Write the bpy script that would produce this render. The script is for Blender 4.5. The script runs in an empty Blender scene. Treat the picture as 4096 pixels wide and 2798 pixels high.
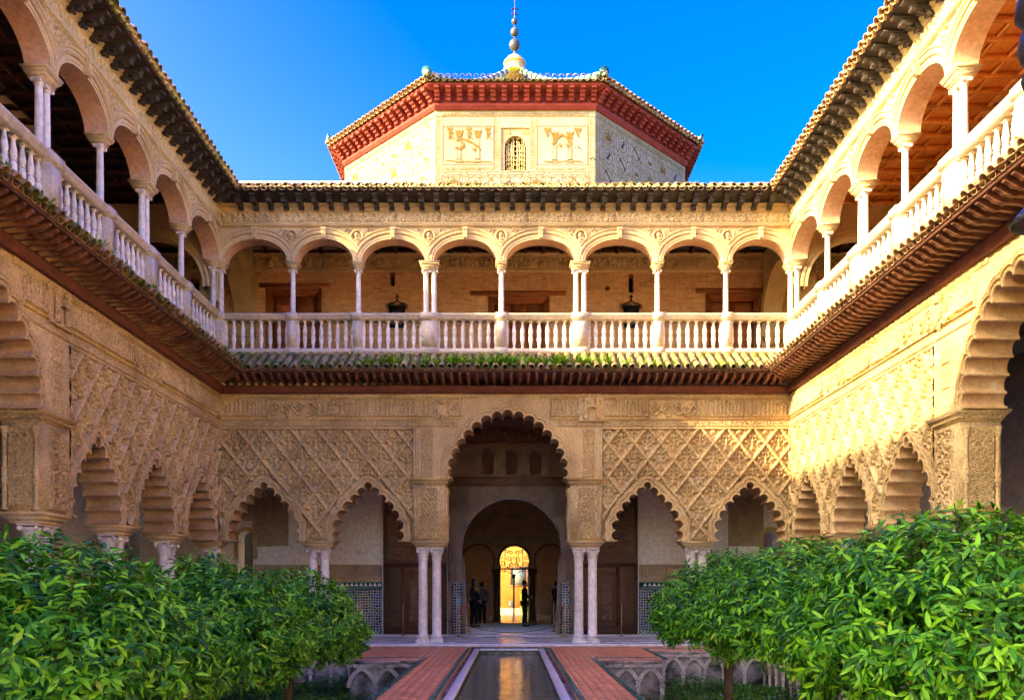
import bpy, math, random
import numpy as np
from mathutils import Vector, Matrix
from mathutils.geometry import tessellate_polygon
PI = math.pi
R = math.radians
SC = bpy.context.scene
COL = SC.collection
random.seed(7)
RNG = np.random.default_rng(7)

# ------------------------------------------------------------------ camera
EYE = 1.46
cam_d = bpy.data.cameras.new('camera')
cam = bpy.data.objects.new('camera', cam_d)
COL.objects.link(cam)
cam.location = (0.10, -22.5, EYE)
cam.rotation_euler = (R(90), 0, 0)
cam_d.sensor_fit = 'HORIZONTAL'
cam_d.sensor_width = 36.0
cam_d.lens = 29.66
cam_d.shift_y = 0.2329
cam_d.shift_x = 0.0005
cam_d.clip_start = 0.1
cam_d.clip_end = 2000
SC.camera = cam
# ------------------------------------------------------------------ sky, sun, exposure
SUN_TO = Vector((-1.0, -0.40, 0.519)).normalized()
world = bpy.data.worlds.new('World')
SC.world = world
world.use_nodes = True
wn = world.node_tree.nodes
wl = world.node_tree.links
for n in list(wn):
    wn.remove(n)
w_out = wn.new('ShaderNodeOutputWorld')
w_bg = wn.new('ShaderNodeBackground')
w_sky = wn.new('ShaderNodeTexSky')
w_sky.sky_type = 'NISHITA'
w_sky.sun_disc = False
w_sky.sun_elevation = math.asin(SUN_TO.z)
w_sky.sun_rotation = math.atan2(SUN_TO.x, SUN_TO.y) % (2 * PI)
w_sky.altitude = 0
w_sky.air_density = 1.0
w_sky.dust_density = 2.6
w_sky.ozone_density = 3.0
w_bg.inputs['Strength'].default_value = 0.15
w_hs = wn.new('ShaderNodeHueSaturation')
w_hs.inputs['Hue'].default_value = 0.54
w_hs.inputs['Saturation'].default_value = 1.5
wl.new(w_sky.outputs[0], w_hs.inputs['Color'])
w_mx = wn.new('ShaderNodeMix')
w_mx.data_type = 'RGBA'
w_mx.blend_type = 'MULTIPLY'
w_mx.inputs[0].default_value = 1.0
w_mx.inputs[7].default_value = (1.0, 0.86, 0.60, 1)
wl.new(w_hs.outputs[0], w_mx.inputs[6])
wl.new(w_mx.outputs[2], w_bg.inputs[0])
wl.new(w_bg.outputs[0], w_out.inputs[0])
sun_d = bpy.data.lights.new('sun', 'SUN')
sun_d.energy = 2.1
sun_d.angle = R(0.5)
sun_d.color = (1.0, 0.70, 0.37)
sun = bpy.data.objects.new('sun', sun_d)
COL.objects.link(sun)
sun.location = (-40, -16, 40)
sun.rotation_euler = (-SUN_TO).to_track_quat('-Z', 'Y').to_euler()
SC.view_settings.view_transform = 'Standard'
SC.view_settings.look = 'None'
SC.view_settings.gamma = 1.0
SC.view_settings.use_curve_mapping = False
SC.view_settings.exposure = 3.35
SC.cycles.max_bounces = 10
SC.cycles.diffuse_bounces = 6
SC.cycles.glossy_bounces = 4
SC.cycles.transmission_bounces = 4
SC.cycles.caustics_reflective = False
SC.cycles.caustics_refractive = False
SC.cycles.use_denoising = True
SC.cycles.use_adaptive_sampling = True
SC.cycles.adaptive_threshold = 0.025
SC.cycles.adaptive_min_samples = 16

# ------------------------------------------------------------------ mesh helpers
class MB:
    def __init__(s):
        s.v = []; s.f = []; s.n = 0
    def add(s, verts, faces):
        v = np.asarray(verts, float).reshape(-1, 3)
        n = s.n
        for f in faces:
            s.f.append([int(i) + n for i in f])
        s.v.append(v); s.n += len(v)
        return s
    def box(s, a, b):
        x0, y0, z0 = a; x1, y1, z1 = b
        return s.add([(x0,y0,z0),(x1,y0,z0),(x1,y1,z0),(x0,y1,z0),(x0,y0,z1),(x1,y0,z1),(x1,y1,z1),(x0,y1,z1)],
                     [(3,2,1,0),(4,5,6,7),(0,1,5,4),(1,2,6,5),(2,3,7,6),(3,0,4,7)])
    def cbox(s, a, b, c=0.01):
        """box with chamfered edges"""
        x0,y0,z0 = a; x1,y1,z1 = b
        c = min(c, (x1-x0)*.45, (y1-y0)*.45, (z1-z0)*.45)
        rows = []
        for z, i in ((z0, c), (z0+c, 0), (z1-c, 0), (z1, c)):
            k = c
            rows.append([(x0+i+k,y0+i,z),(x1-i-k,y0+i,z),(x1-i,y0+i+k,z),(x1-i,y1-i-k,z),(x1-i-k,y1-i,z),(x0+i+k,y1-i,z),(x0+i,y1-i-k,z),(x0+i,y0+i+k,z)])
        v = [p for r in rows for p in r]
        f = [tuple(range(7,-1,-1)), tuple(range(24,32))]
        for r in range(3):
            for k in range(8):
                f.append((r*8+k, r*8+(k+1)%8, r*8+8+(k+1)%8, r*8+8+k))
        return s.add(v, f)
    def lathe(s, prof, seg=16, c=(0,0,0), caps=True, a0=0.0, a1=2*PI):
        full = abs(a1-a0-2*PI) < 1e-6
        m = seg if full else seg+1
        v = []
        for r, z in prof:
            for k in range(m):
                t = a0+(a1-a0)*k/seg
                v.append((c[0]+r*math.cos(t), c[1]+r*math.sin(t), c[2]+z))
        f = []
        for i in range(len(prof)-1):
            for k in range(seg):
                k2 = (k+1) % m
                f.append((i*m+k, i*m+k2, (i+1)*m+k2, (i+1)*m+k))
        if caps and full:
            if prof[0][0] > 1e-4: f.append(tuple(range(m-1,-1,-1)))
            if prof[-1][0] > 1e-4: f.append(tuple(range((len(prof)-1)*m, len(prof)*m)))
        return s.add(v, f)
    def tube(s, pts, rad, seg=6, caps=True):
        pts = [Vector(p) for p in pts]
        if not hasattr(rad, '__len__'): rad = [rad]*len(pts)
        v = []; f = []
        t = (pts[1]-pts[0]).normalized()
        ref = Vector((0,0,1)) if abs(t.z) < .9 else Vector((1,0,0))
        nrm = t.cross(ref).normalized()
        for i, p in enumerate(pts):
            if i == 0: t2 = (pts[1]-pts[0])
            elif i == len(pts)-1: t2 = pts[-1]-pts[-2]
            else: t2 = pts[i+1]-pts[i-1]
            t2 = t2.normalized()
            nrm = (nrm - t2*nrm.dot(t2)).normalized()
            bn = t2.cross(nrm)
            for k in range(seg):
                a = 2*PI*k/seg
                q = p + (nrm*math.cos(a)+bn*math.sin(a))*rad[i]
                v.append(q[:])
        for i in range(len(pts)-1):
            for k in range(seg):
                f.append((i*seg+k, i*seg+(k+1)%seg, (i+1)*seg+(k+1)%seg, (i+1)*seg+k))
        if caps:
            f.append(tuple(range(seg-1,-1,-1)))
            f.append(tuple(range((len(pts)-1)*seg, len(pts)*seg)))
        return s.add(v, f)
    def ball(s, c, r, seg=8, rings=5, sz=1.0):
        prof = [(max(r*math.sin(PI*i/rings), 1e-5), -r*sz*math.cos(PI*i/rings)) for i in range(rings+1)]
        return s.lathe(prof, seg, c, caps=False)
    def mould(s, prof, u0, u1, m0=0, m1=0, caps=False, closed=False):
        """profile [(w,z)] swept along u, each end mitred by its own projection"""
        v = []
        for w, z in prof: v.append((u0+m0*w, w, z))
        for w, z in prof: v.append((u1+m1*w, w, z))
        n = len(prof); f = []
        for i in range(n if closed else n-1):
            j = (i+1) % n
            f.append((i, j, n+j, n+i))
        if caps:
            f.append(tuple(range(n-1,-1,-1))); f.append(tuple(range(n, 2*n)))
        return s.add(v, f)
    def poly(s, loops, w, flip=False):
        """flat polygon with holes in the (u,z) plane at projection w"""
        vl = [[Vector((p[0], p[1], 0)) for p in lp] for lp in loops]
        flat = [p for lp in loops for p in lp]
        tr = tessellate_polygon(vl)
        v = [(p[0], w, p[1]) for p in flat]
        out = []
        for t in tr:
            a, b, c = (flat[i] for i in t)
            ar = (b[0]-a[0])*(c[1]-a[1])-(b[1]-a[1])*(c[0]-a[0])
            t = tuple(t)
            # want normal +w (y) when not flipped : (u,z) clockwise
            if (ar > 0) != flip: t = t[::-1]
            out.append(t)
        return s.add(v, out)
    def strip(s, A, B):
        n = len(A)
        return s.add(list(A)+list(B), [(i, i+1, n+i+1, n+i) for i in range(n-1)])
    def prism(s, loop, w0, w1):
        """(u,z) outline extruded from w0 to w1"""
        s.poly([loop], w1); s.poly([loop], w0, True)
        n = len(loop)
        s.add([(p[0], w0, p[1]) for p in loop]+[(p[0], w1, p[1]) for p in loop],
              [(i, (i+1) % n, n+(i+1) % n, n+i) for i in range(n)])
        return s
    def holed(s, outer, holes, wf, wb, back=True, reveal=True):
        s.poly([outer]+holes, wf)
        if back: s.poly([outer]+holes, wb, True)
        if reveal:
            for h in holes:
                n = len(h)
                s.add([(p[0], wf, p[1]) for p in h]+[(p[0], wb, p[1]) for p in h],
                      [(i, (i+1) % n, n+(i+1) % n, n+i) for i in range(n)])
        return s
    def mesh(s, name, mat=None, smooth=False, recalc=False):
        me = bpy.data.meshes.new(name)
        V = np.concatenate(s.v) if s.v else np.zeros((0,3))
        me.vertices.add(len(V)); me.vertices.foreach_set('co', V.ravel())
        lens = np.fromiter((len(f) for f in s.f), int, len(s.f))
        L = np.fromiter((i for f in s.f for i in f), int, int(lens.sum()))
        me.loops.add(len(L)); me.loops.foreach_set('vertex_index', L)
        me.polygons.add(len(lens))
        st = np.concatenate(([0], np.cumsum(lens)[:-1])) if len(lens) else np.zeros(0, int)
        me.polygons.foreach_set('loop_start', st)
        me.update(calc_edges=True)
        if smooth is True:
            me.polygons.foreach_set('use_smooth', np.ones(len(lens), bool))
        elif smooth:
            me.polygons.foreach_set('use_smooth', np.ones(len(lens), bool))
            me.set_sharp_from_angle(angle=R(smooth))
        if mat: me.materials.append(MAT[mat] if isinstance(mat, str) else mat)
        if recalc:
            import bmesh
            bm = bmesh.new(); bm.from_mesh(me)
            bmesh.ops.recalc_face_normals(bm, faces=bm.faces)
            bm.to_mesh(me); bm.free()
        return me
    def build(s, name, mat, parent=None, smooth=False, loc=None, recalc=False):
        return inst(s.mesh(name, mat, smooth, recalc), name, parent, loc)

def quadmesh(name, V, Q, mat, smooth=False):
    me = bpy.data.meshes.new(name)
    V = np.asarray(V, np.float32); Q = np.asarray(Q, np.int32); k = Q.shape[1]
    me.vertices.add(len(V)); me.vertices.foreach_set('co', V.ravel())
    me.loops.add(Q.size); me.loops.foreach_set('vertex_index', Q.ravel())
    me.polygons.add(len(Q)); me.polygons.foreach_set('loop_start', np.arange(len(Q), dtype=np.int32)*k)
    me.update(calc_edges=True)
    if smooth: me.polygons.foreach_set('use_smooth', np.ones(len(Q), bool))
    if mat: me.materials.append(MAT[mat])
    return me

def inst(me, name, parent=None, loc=None, rz=0.0, scale=None, rot=None):
    o = bpy.data.objects.new(name, me)
    COL.objects.link(o)
    if parent: o.parent = parent
    if loc is not None: o.location = loc
    if rot is not None: o.rotation_euler = rot
    elif rz: o.rotation_euler = (0, 0, rz)
    if scale is not None: o.scale = (scale,)*3 if not hasattr(scale, '__len__') else scale
    return o

def empty(name, loc=(0,0,0), rz=0.0, parent=None):
    o = bpy.data.objects.new(name, None)
    o.empty_display_size = .2
    COL.objects.link(o)
    o.location = loc; o.rotation_euler = (0,0,rz)
    if parent: o.parent = parent
    return o

def tag(o, label=None, cat=None, group=None, kind=None):
    if label: o['label'] = label
    if cat: o['category'] = cat
    if group: o['group'] = group
    if kind: o['kind'] = kind
    return o

# ------------------------------------------------------------------ materials
MAT = {}
def N(nt, t, **kw):
    n = nt.nodes.new(t)
    for k, v in kw.items(): setattr(n, k, v)
    return n
def ramp(nt, stops):
    r = N(nt, 'ShaderNodeValToRGB')
    e = r.color_ramp.elements
    while len(e) < len(stops): e.new(.5)
    for el, (p, c) in zip(e, stops):
        el.position = p
        el.color = (*c, 1) if hasattr(c, '__len__') else (c, c, c, 1)
    return r
def pos(nt, scale=(1,1,1)):
    g = N(nt, 'ShaderNodeNewGeometry')
    m = N(nt, 'ShaderNodeVectorMath', operation='MULTIPLY')
    m.inputs[1].default_value = scale
    nt.links.new(g.outputs['Position'], m.inputs[0])
    return m.outputs[0]
def noise(nt, vec, sc, det=5, rough=.6, dist=0.0):
    n = N(nt, 'ShaderNodeTexNoise')
    n.inputs['Scale'].default_value = sc; n.inputs['Detail'].default_value = det
    n.inputs['Roughness'].default_value = rough; n.inputs['Distortion'].default_value = dist
    nt.links.new(vec, n.inputs['Vector'])
    return n.outputs['Fac']
def mix(nt, fac, a, b, blend='MIX'):
    m = N(nt, 'ShaderNodeMix', data_type='RGBA', blend_type=blend)
    for k, x in ((0, fac), (6, a), (7, b)):
        if hasattr(x, 'is_linked') or hasattr(x, 'links'): nt.links.new(x, m.inputs[k])
        else: m.inputs[k].default_value = (*x, 1) if hasattr(x, '__len__') else x
    return m.outputs[2]
def new_mat(name, rough=.7, spec=.3):
    m = bpy.data.materials.new(name); m.use_nodes = True
    nt = m.node_tree
    b = nt.nodes['Principled BSDF']
    b.inputs['Roughness'].default_value = rough
    b.inputs['Specular IOR Level'].default_value = spec
    MAT[name] = m
    return m, nt, b
def bump(nt, b, h, strength=.3, dist=.02):
    n = N(nt, 'ShaderNodeBump')
    n.inputs['Strength'].default_value = strength; n.inputs['Distance'].default_value = dist
    nt.links.new(h, n.inputs['Height']); nt.links.new(n.outputs[0], b.inputs['Normal'])
def mat_stone(name, c1, c2, c3=None, sc=2.0, rough=.8, spec=.2, fine=30, bstr=.35, bdist=.01, stain=None, stain_sc=.9, stain_lo=.52, stain_hi=.7, rnd=0.0, metal=0.0, stretch=(1,1,1), carve=0.0, grit=(.72,1.18)):
    m, nt, b = new_mat(name, rough, spec)
    b.inputs['Metallic'].default_value = metal
    v = pos(nt, stretch)
    n1 = noise(nt, v, sc)
    c3 = c3 or tuple((a+bb)/2 for a, bb in zip(c1, c2))
    r = ramp(nt, [(.3, c1), (.5, c3), (.7, c2)])
    nt.links.new(n1, r.inputs[0])
    col = r.outputs[0]
    n2 = noise(nt, v, fine, 4, .65)
    rr = ramp(nt, [(.28, grit[0]), (.72, grit[1])])
    nt.links.new(n2, rr.inputs[0])
    col = mix(nt, 1.0, col, rr.outputs[0], 'MULTIPLY')
    if stain:
        n3 = noise(nt, v, stain_sc, 6, .7, .4)
        r3 = ramp(nt, [(stain_lo, 0.0), (stain_hi, 1.0)])
        nt.links.new(n3, r3.inputs[0])
        col = mix(nt, r3.outputs[0], col, stain)
    if rnd:
        oi = N(nt, 'ShaderNodeObjectInfo')
        r4 = ramp(nt, [(0, 1-rnd), (1, 1+rnd)])
        nt.links.new(oi.outputs['Random'], r4.inputs[0])
        col = mix(nt, 1.0, col, r4.outputs[0], 'MULTIPLY')
    nt.links.new(col, b.inputs['Base Color'])
    if carve:
        vo = N(nt, 'ShaderNodeTexVoronoi', feature='SMOOTH_F1'); vo.inputs['Scale'].default_value = 19; vo.inputs['Smoothness'].default_value = .3
        nt.links.new(v, vo.inputs['Vector'])
        wv = N(nt, 'ShaderNodeMath', operation='SINE'); ml = N(nt, 'ShaderNodeMath', operation='MULTIPLY'); ml.inputs[1].default_value = 13
        nt.links.new(vo.outputs['Distance'], ml.inputs[0]); nt.links.new(ml.outputs[0], wv.inputs[0])
        ad = N(nt, 'ShaderNodeMath', operation='MULTIPLY_ADD'); nt.links.new(wv.outputs[0], ad.inputs[0]); ad.inputs[1].default_value = carve; nt.links.new(n2, ad.inputs[2])
        bump(nt, b, ad.outputs[0], .6, .016)
    elif bstr: bump(nt, b, n2, bstr, bdist)
    return m
def mat_wood(name, c1, c2, rough=.5, sc=3.0, stretch=(1,1,8), rnd=.0, spec=.3):
    return mat_stone(name, c1, c2, sc=sc, rough=rough, fine=14, bstr=.25, bdist=.006, stretch=stretch, rnd=rnd, spec=spec)

mat_stone('carved', (.46,.312,.13), (.74,.55,.25), carve=.45, grit=(.52,1.3), sc=1.0, fine=26, bstr=.5, bdist=.02, stain=(.74,.61,.45), stain_sc=1.1, stain_lo=.6, stain_hi=.8)
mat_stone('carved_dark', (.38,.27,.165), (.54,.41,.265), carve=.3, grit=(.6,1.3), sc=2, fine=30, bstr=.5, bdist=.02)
mat_stone('carved_brown', (.20,.138,.098), (.34,.245,.175), carve=.4, grit=(.5,1.35), sc=2, fine=30, bstr=.5, bdist=.02)
mat_stone('intrados', (.36,.20,.075), (.56,.38,.19), sc=1.6, fine=18, stain=(.55,.45,.33), stain_sc=2.2, stain_lo=.6, stain_hi=.68, bstr=.2)  # orange-brown of stain, with warm bounce light put into the colour
mat_stone('stone', (.48,.35,.165), (.68,.525,.28), sc=1.2, fine=24, bstr=.3, stain=(.36,.29,.20), stain_sc=.8, stain_lo=.58, stain_hi=.8)
mat_stone('stone_pink', (.60,.36,.23), (.68,.46,.31), sc=2.5, fine=12, bstr=.08)
mat_stone('marble', (.64,.585,.48), (.79,.74,.64), sc=1.5, fine=9, rough=.42, spec=.4, bstr=.1, rnd=.13, stain=(.40,.34,.26), stain_sc=2.5, stain_lo=.6, stain_hi=.8)
mat_stone('marble_rail', (.50,.415,.285), (.66,.57,.42), sc=1.5, fine=16, rough=.55, bstr=.2, rnd=.10, stain=(.33,.27,.20), stain_sc=2.2, stain_lo=.54, stain_hi=.75)
mat_wood('wood_red', (.115,.048,.03), (.23,.105,.066), rough=.55, stretch=(1,1,1), rnd=.25)
mat_wood('wood_red2', (.11,.034,.021), (.19,.06,.037), rough=.6, stretch=(1,1,1))
mat_wood('wood_dark', (.030,.026,.026), (.075,.062,.056), rough=.6, stretch=(2,2,2))
mat_wood('wood_bounce_orange', (.66,.235,.045), (.86,.40,.095), rough=.5, stretch=(6,1,6), rnd=.2)  # bounced sunlight on the right gallery ceiling is put into this colour
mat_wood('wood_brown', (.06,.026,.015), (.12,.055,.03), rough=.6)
mat_wood('wood_door', (.26,.08,.028), (.42,.15,.055), rough=.5)
mat_wood('wood_portal', (.12,.062,.035), (.22,.125,.07), rough=.65)
mat_stone('red_paint', (.19,.028,.024), (.28,.05,.042), sc=3, fine=22, rough=.7, bstr=.15, rnd=.12)
mat_stone('roof_tile', (.30,.19,.105), (.50,.35,.20), sc=3.5, fine=26, rough=.85, bstr=.5, bdist=.01, stain=(.20,.17,.04), stain_sc=2.4, stain_lo=.52, stain_hi=.68, rnd=.25)
mat_stone('roof_tile_moss', (.27,.18,.10), (.46,.32,.18), sc=3.5, fine=26, rough=.9, bstr=.5, bdist=.012, stain=(.13,.16,.025), stain_sc=2.0, stain_lo=.42, stain_hi=.62, rnd=.25)
mat_stone('roof_sheet', (.20,.13,.08), (.34,.23,.13), sc=5, fine=20, rough=.9, stain=(.28,.30,.06), stain_sc=1.6, stain_lo=.42, stain_hi=.55)
mat_stone('white_wall', (.80,.73,.62), (.87,.81,.71), sc=.9, fine=9, bstr=.08, rough=.9)
mat_stone('painted_wall', (.30,.265,.185), (.42,.375,.27), sc=1.4, fine=18, bstr=.12, rough=.85, stain=(.29,.23,.13), stain_sc=.9, stain_lo=.5, stain_hi=.75)
mat_stone('ochre', (.15,.09,.015), (.23,.145,.035), sc=5, fine=20, bstr=0, rough=.9)
mat_stone('ochre_pale', (.18,.14,.055), (.25,.195,.09), sc=5, fine=20, bstr=0, rough=.9)
mat_stone('ochre_grey', (.14,.12,.085), (.20,.17,.13), sc=5, fine=20, bstr=0, rough=.9)
mat_stone('ochre_red', (.32,.11,.025), (.42,.17,.05), sc=5, fine=20, bstr=0, rough=.9)
mat_stone('yellow_wall', (.30,.15,.032), (.36,.19,.048), sc=1, fine=8, bstr=.05, rough=.9)
mat_stone('garden_stone', (.27,.22,.165), (.48,.41,.32), sc=2.2, fine=18, bstr=.7, bdist=.02, stain=(.045,.05,.025), stain_sc=1.5, stain_lo=.42, stain_hi=.62)
mat_stone('garden_rib', (.36,.30,.225), (.56,.48,.37), sc=3, fine=18, bstr=.6, bdist=.015, stain=(.07,.07,.045), stain_sc=2.0, stain_lo=.5, stain_hi=.68)
mat_stone('soil', (.035,.028,.018), (.07,.055,.035), sc=3, fine=25, bstr=.8, bdist=.03, stain=(.035,.06,.015), stain_sc=2, stain_lo=.4, stain_hi=.6)
mat_stone('paver', (.62,.225,.095), (.76,.33,.155), sc=2.6, fine=14, rough=.42, spec=.4, bstr=.25, bdist=.006, rnd=.16, stain=(.64,.36,.24), stain_sc=1.4, stain_lo=.55, stain_hi=.75)
mat_stone('mortar', (.40,.17,.10), (.52,.25,.15), sc=3, fine=22)
mat_stone('green_glaze', (.012,.075,.055), (.025,.15,.105), sc=4, fine=10, rough=.2, spec=.5, bstr=.1, rnd=.3)
mat_stone('white_glaze', (.62,.62,.58), (.75,.74,.69), sc=4, fine=10, rough=.25, spec=.5, bstr=.05)
mat_stone('floor_marble', (.64,.63,.62), (.78,.77,.75), sc=1.2, fine=7, rough=.16, spec=.5, bstr=.02, rnd=.08)
mat_stone('lead', (.06,.07,.08), (.12,.135,.15), sc=6, fine=20, rough=.5, metal=.4, bstr=.1)
mat_stone('iron', (.012,.012,.014), (.03,.03,.033), sc=8, fine=30, rough=.45, metal=.6, bstr=.1)
mat_stone('bronze', (.022,.02,.028), (.06,.055,.065), sc=5, fine=20, rough=.45, metal=.5, bstr=.2)
mat_stone('brass', (.55,.36,.12), (.70,.48,.18), sc=8, fine=30, rough=.25, metal=.95, bstr=0)
mat_stone('red_rope', (.42,.02,.04), (.58,.04,.07), sc=20, fine=60, rough=.8, bstr=.3)
mat_stone('black_cord', (.012,.012,.012), (.03,.03,.03), sc=20, fine=60, rough=.7)
mat_stone('bark', (.035,.024,.017), (.085,.06,.042), sc=9, fine=40, rough=.9, bstr=.9, bdist=.01, stretch=(1,1,.25))
mat_stone('skin', (.36,.19,.13), (.44,.25,.17), sc=6, fine=30, rough=.55, bstr=.05)
mat_stone('suit_black', (.008,.008,.011), (.016,.016,.021), sc=6, fine=60, rough=.85, bstr=.2)
mat_stone('suit_navy', (.012,.016,.035), (.022,.028,.055), sc=6, fine=60, rough=.85, bstr=.2)
mat_stone('cloth_grey', (.10,.09,.09), (.16,.14,.14), sc=6, fine=60, rough=.9, bstr=.2)
mat_stone('denim', (.05,.075,.13), (.09,.13,.21), sc=6, fine=60, rough=.9, bstr=.2)
mat_stone('shirt_white', (.68,.68,.70), (.78,.78,.80), sc=6, fine=60, rough=.9, bstr=.1)
mat_stone('scarf_yellow', (.70,.42,.04), (.80,.52,.07), sc=6, fine=60, rough=.9, bstr=.1)
mat_stone('hair_dark', (.010,.008,.007), (.022,.017,.014), sc=12, fine=80, rough=.6, bstr=.4)
mat_stone('orange_peel', (.75,.16,.01), (.85,.24,.02), sc=10, fine=90, rough=.45, bstr=.2)
mat_stone('flower', (.20,.14,.55), (.32,.22,.68), sc=10, fine=30, bstr=0)
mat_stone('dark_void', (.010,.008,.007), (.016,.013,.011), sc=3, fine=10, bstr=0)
mat_stone('step_white', (.62,.60,.57), (.74,.72,.69), sc=1.6, fine=9, rough=.35, spec=.4, bstr=.05)

def mat_brick(name):
    m, nt, b = new_mat(name, .85, .2)
    v = pos(nt, (1, 1, 1))
    # x+y keeps the courses running on walls of either direction
    sep = N(nt, 'ShaderNodeSeparateXYZ'); nt.links.new(v, sep.inputs[0])
    ad = N(nt, 'ShaderNodeMath', operation='ADD'); nt.links.new(sep.outputs[0], ad.inputs[0]); nt.links.new(sep.outputs[1], ad.inputs[1])
    wob = noise(nt, v, 1.4, 3)
    mz = N(nt, 'ShaderNodeMath', operation='MULTIPLY_ADD'); nt.links.new(wob, mz.inputs[0]); mz.inputs[1].default_value = .05; nt.links.new(sep.outputs[2], mz.inputs[2])
    cb = N(nt, 'ShaderNodeCombineXYZ'); nt.links.new(ad.outputs[0], cb.inputs[0]); nt.links.new(mz.outputs[0], cb.inputs[1])
    br = N(nt, 'ShaderNodeTexBrick')
    br.inputs['Scale'].default_value = 1.0
    br.inputs['Brick Width'].default_value = .29; br.inputs['Row Height'].default_value = .075
    br.inputs['Mortar Size'].default_value = .011; br.inputs['Mortar Smooth'].default_value = .3
    br.inputs['Color1'].default_value = (.53,.28,.13,1); br.inputs['Color2'].default_value = (.68,.40,.20,1); br.inputs['Mortar'].default_value = (.62,.45,.28,1)
    nt.links.new(cb.outputs[0], br.inputs['Vector'])
    n2 = noise(nt, v, 9, 5, .7)
    rr = ramp(nt, [(.25,.7),(.75,1.25)]); nt.links.new(n2, rr.inputs[0])
    col = mix(nt, 1.0, br.outputs['Color'], rr.outputs[0], 'MULTIPLY')
    n3 = noise(nt, v, .9, 4); r3 = ramp(nt, [(.5,0.0),(.75,.55)]); nt.links.new(n3, r3.inputs[0])
    col = mix(nt, r3.outputs[0], col, (.58,.38,.21))
    nt.links.new(col, b.inputs['Base Color'])
    iv = N(nt, 'ShaderNodeMath', operation='MULTIPLY_ADD'); nt.links.new(br.outputs['Fac'], iv.inputs[0]); iv.inputs[1].default_value = -.7; nt.links.new(n2, iv.inputs[2])
    bump(nt, b, iv.outputs[0], .6, .012)
mat_brick('brick_wall')

def mat_azulejo(name):
    """glazed star tilework: dark, blue, green and rust pieces in a white strapwork"""
    m, nt, b = new_mat(name, .25, .5)
    v = pos(nt)
    sep = N(nt, 'ShaderNodeSeparateXYZ'); nt.links.new(v, sep.inputs[0])
    ad = N(nt, 'ShaderNodeMath', operation='ADD'); nt.links.new(sep.outputs[0], ad.inputs[0]); nt.links.new(sep.outputs[1], ad.inputs[1])
    cb = N(nt, 'ShaderNodeCombineXYZ'); nt.links.new(ad.outputs[0], cb.inputs[0]); nt.links.new(sep.outputs[2], cb.inputs[1])
    vo = N(nt, 'ShaderNodeTexVoronoi', voronoi_dimensions='2D'); vo.inputs['Scale'].default_value = 12; vo.inputs['Randomness'].default_value = .35
    nt.links.new(cb.outputs[0], vo.inputs['Vector'])
    ve = N(nt, 'ShaderNodeTexVoronoi', voronoi_dimensions='2D', feature='DISTANCE_TO_EDGE'); ve.inputs['Scale'].default_value = 12; ve.inputs['Randomness'].default_value = .35
    nt.links.new(cb.outputs[0], ve.inputs['Vector'])
    sc = N(nt, 'ShaderNodeSeparateColor'); nt.links.new(vo.outputs['Color'], sc.inputs[0])
    r = ramp(nt, [(0,(.012,.018,.05)),(.3,(.03,.07,.25)),(.55,(.16,.06,.025)),(.75,(.03,.13,.12)),(.9,(.25,.12,.03))]); r.color_ramp.interpolation = 'CONSTANT'
    nt.links.new(sc.outputs[0], r.inputs[0])
    re = ramp(nt, [(.09,1.0),(.13,0.0)]); nt.links.new(ve.outputs['Distance'], re.inputs[0])
    col = mix(nt, re.outputs[0], r.outputs[0], (.58,.58,.54))
    nt.links.new(col, b.inputs['Base Color'])
mat_azulejo('azulejo')

def mat_leaf(name, c1, c2, c3, trans=.3, rough=.35):
    m, nt, b = new_mat(name, rough, .22)
    g = N(nt, 'ShaderNodeNewGeometry')
    oi = N(nt, 'ShaderNodeObjectInfo')
    ad = N(nt, 'ShaderNodeMath', operation='ADD'); nt.links.new(g.outputs['Random Per Island'], ad.inputs[0]); nt.links.new(oi.outputs['Random'], ad.inputs[1])
    fr = N(nt, 'ShaderNodeMath', operation='FRACT'); nt.links.new(ad.outputs[0], fr.inputs[0])
    r = ramp(nt, [(0, c1), (.5, c2), (.90, c3), (.985, c3), (1.0, tuple(min(.6, x*k) for x, k in zip(c3, (1.9, .85, 1.6))))])
    nt.links.new(fr.outputs[0], r.inputs[0])
    nt.links.new(r.outputs[0], b.inputs['Base Color'])
    tr = N(nt, 'ShaderNodeBsdfTranslucent')
    br = mix(nt, 1.0, r.outputs[0], (1.5,1.7,.6), 'MULTIPLY')
    nt.links.new(br, tr.inputs['Color'])
    ms = N(nt, 'ShaderNodeMixShader'); ms.inputs[0].default_value = trans
    nt.links.new(b.outputs[0], ms.inputs[1]); nt.links.new(tr.outputs[0], ms.inputs[2])
    nt.links.new(ms.outputs[0], nt.nodes['Material Output'].inputs['Surface'])
mat_leaf('leaf', (.008,.05,.004), (.042,.20,.008), (.19,.48,.016), .20, .38)
mat_leaf('weed', (.05,.16,.012), (.12,.30,.02), (.30,.42,.04))
mat_leaf('weed_dry', (.16,.16,.02), (.30,.26,.03), (.42,.34,.05))
mat_leaf('ground_leaf', (.02,.08,.012), (.045,.16,.018), (.10,.26,.025))

def mat_water(name):
    m, nt, b = new_mat(name, .03, .5)
    b.inputs['Base Color'].default_value = (.17,.19,.10,1)
    b.inputs['IOR'].default_value = 1.33
    v = pos(nt, (1.0, 2.6, 1))
    n1 = noise(nt, v, 2.2, 3, .5)
    n2 = noise(nt, v, 7.0, 3, .5)
    ad = N(nt, 'ShaderNodeMath', operation='MULTIPLY_ADD'); nt.links.new(n2, ad.inputs[0]); ad.inputs[1].default_value = .3; nt.links.new(n1, ad.inputs[2])
    bump(nt, b, ad.outputs[0], .24, .05)
mat_water('water')
def mat_glass(name):
    m, nt, b = new_mat(name, .08, .6)
    b.inputs['Base Color'].default_value = (.10,.13,.14,1)
mat_glass('glass')
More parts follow.
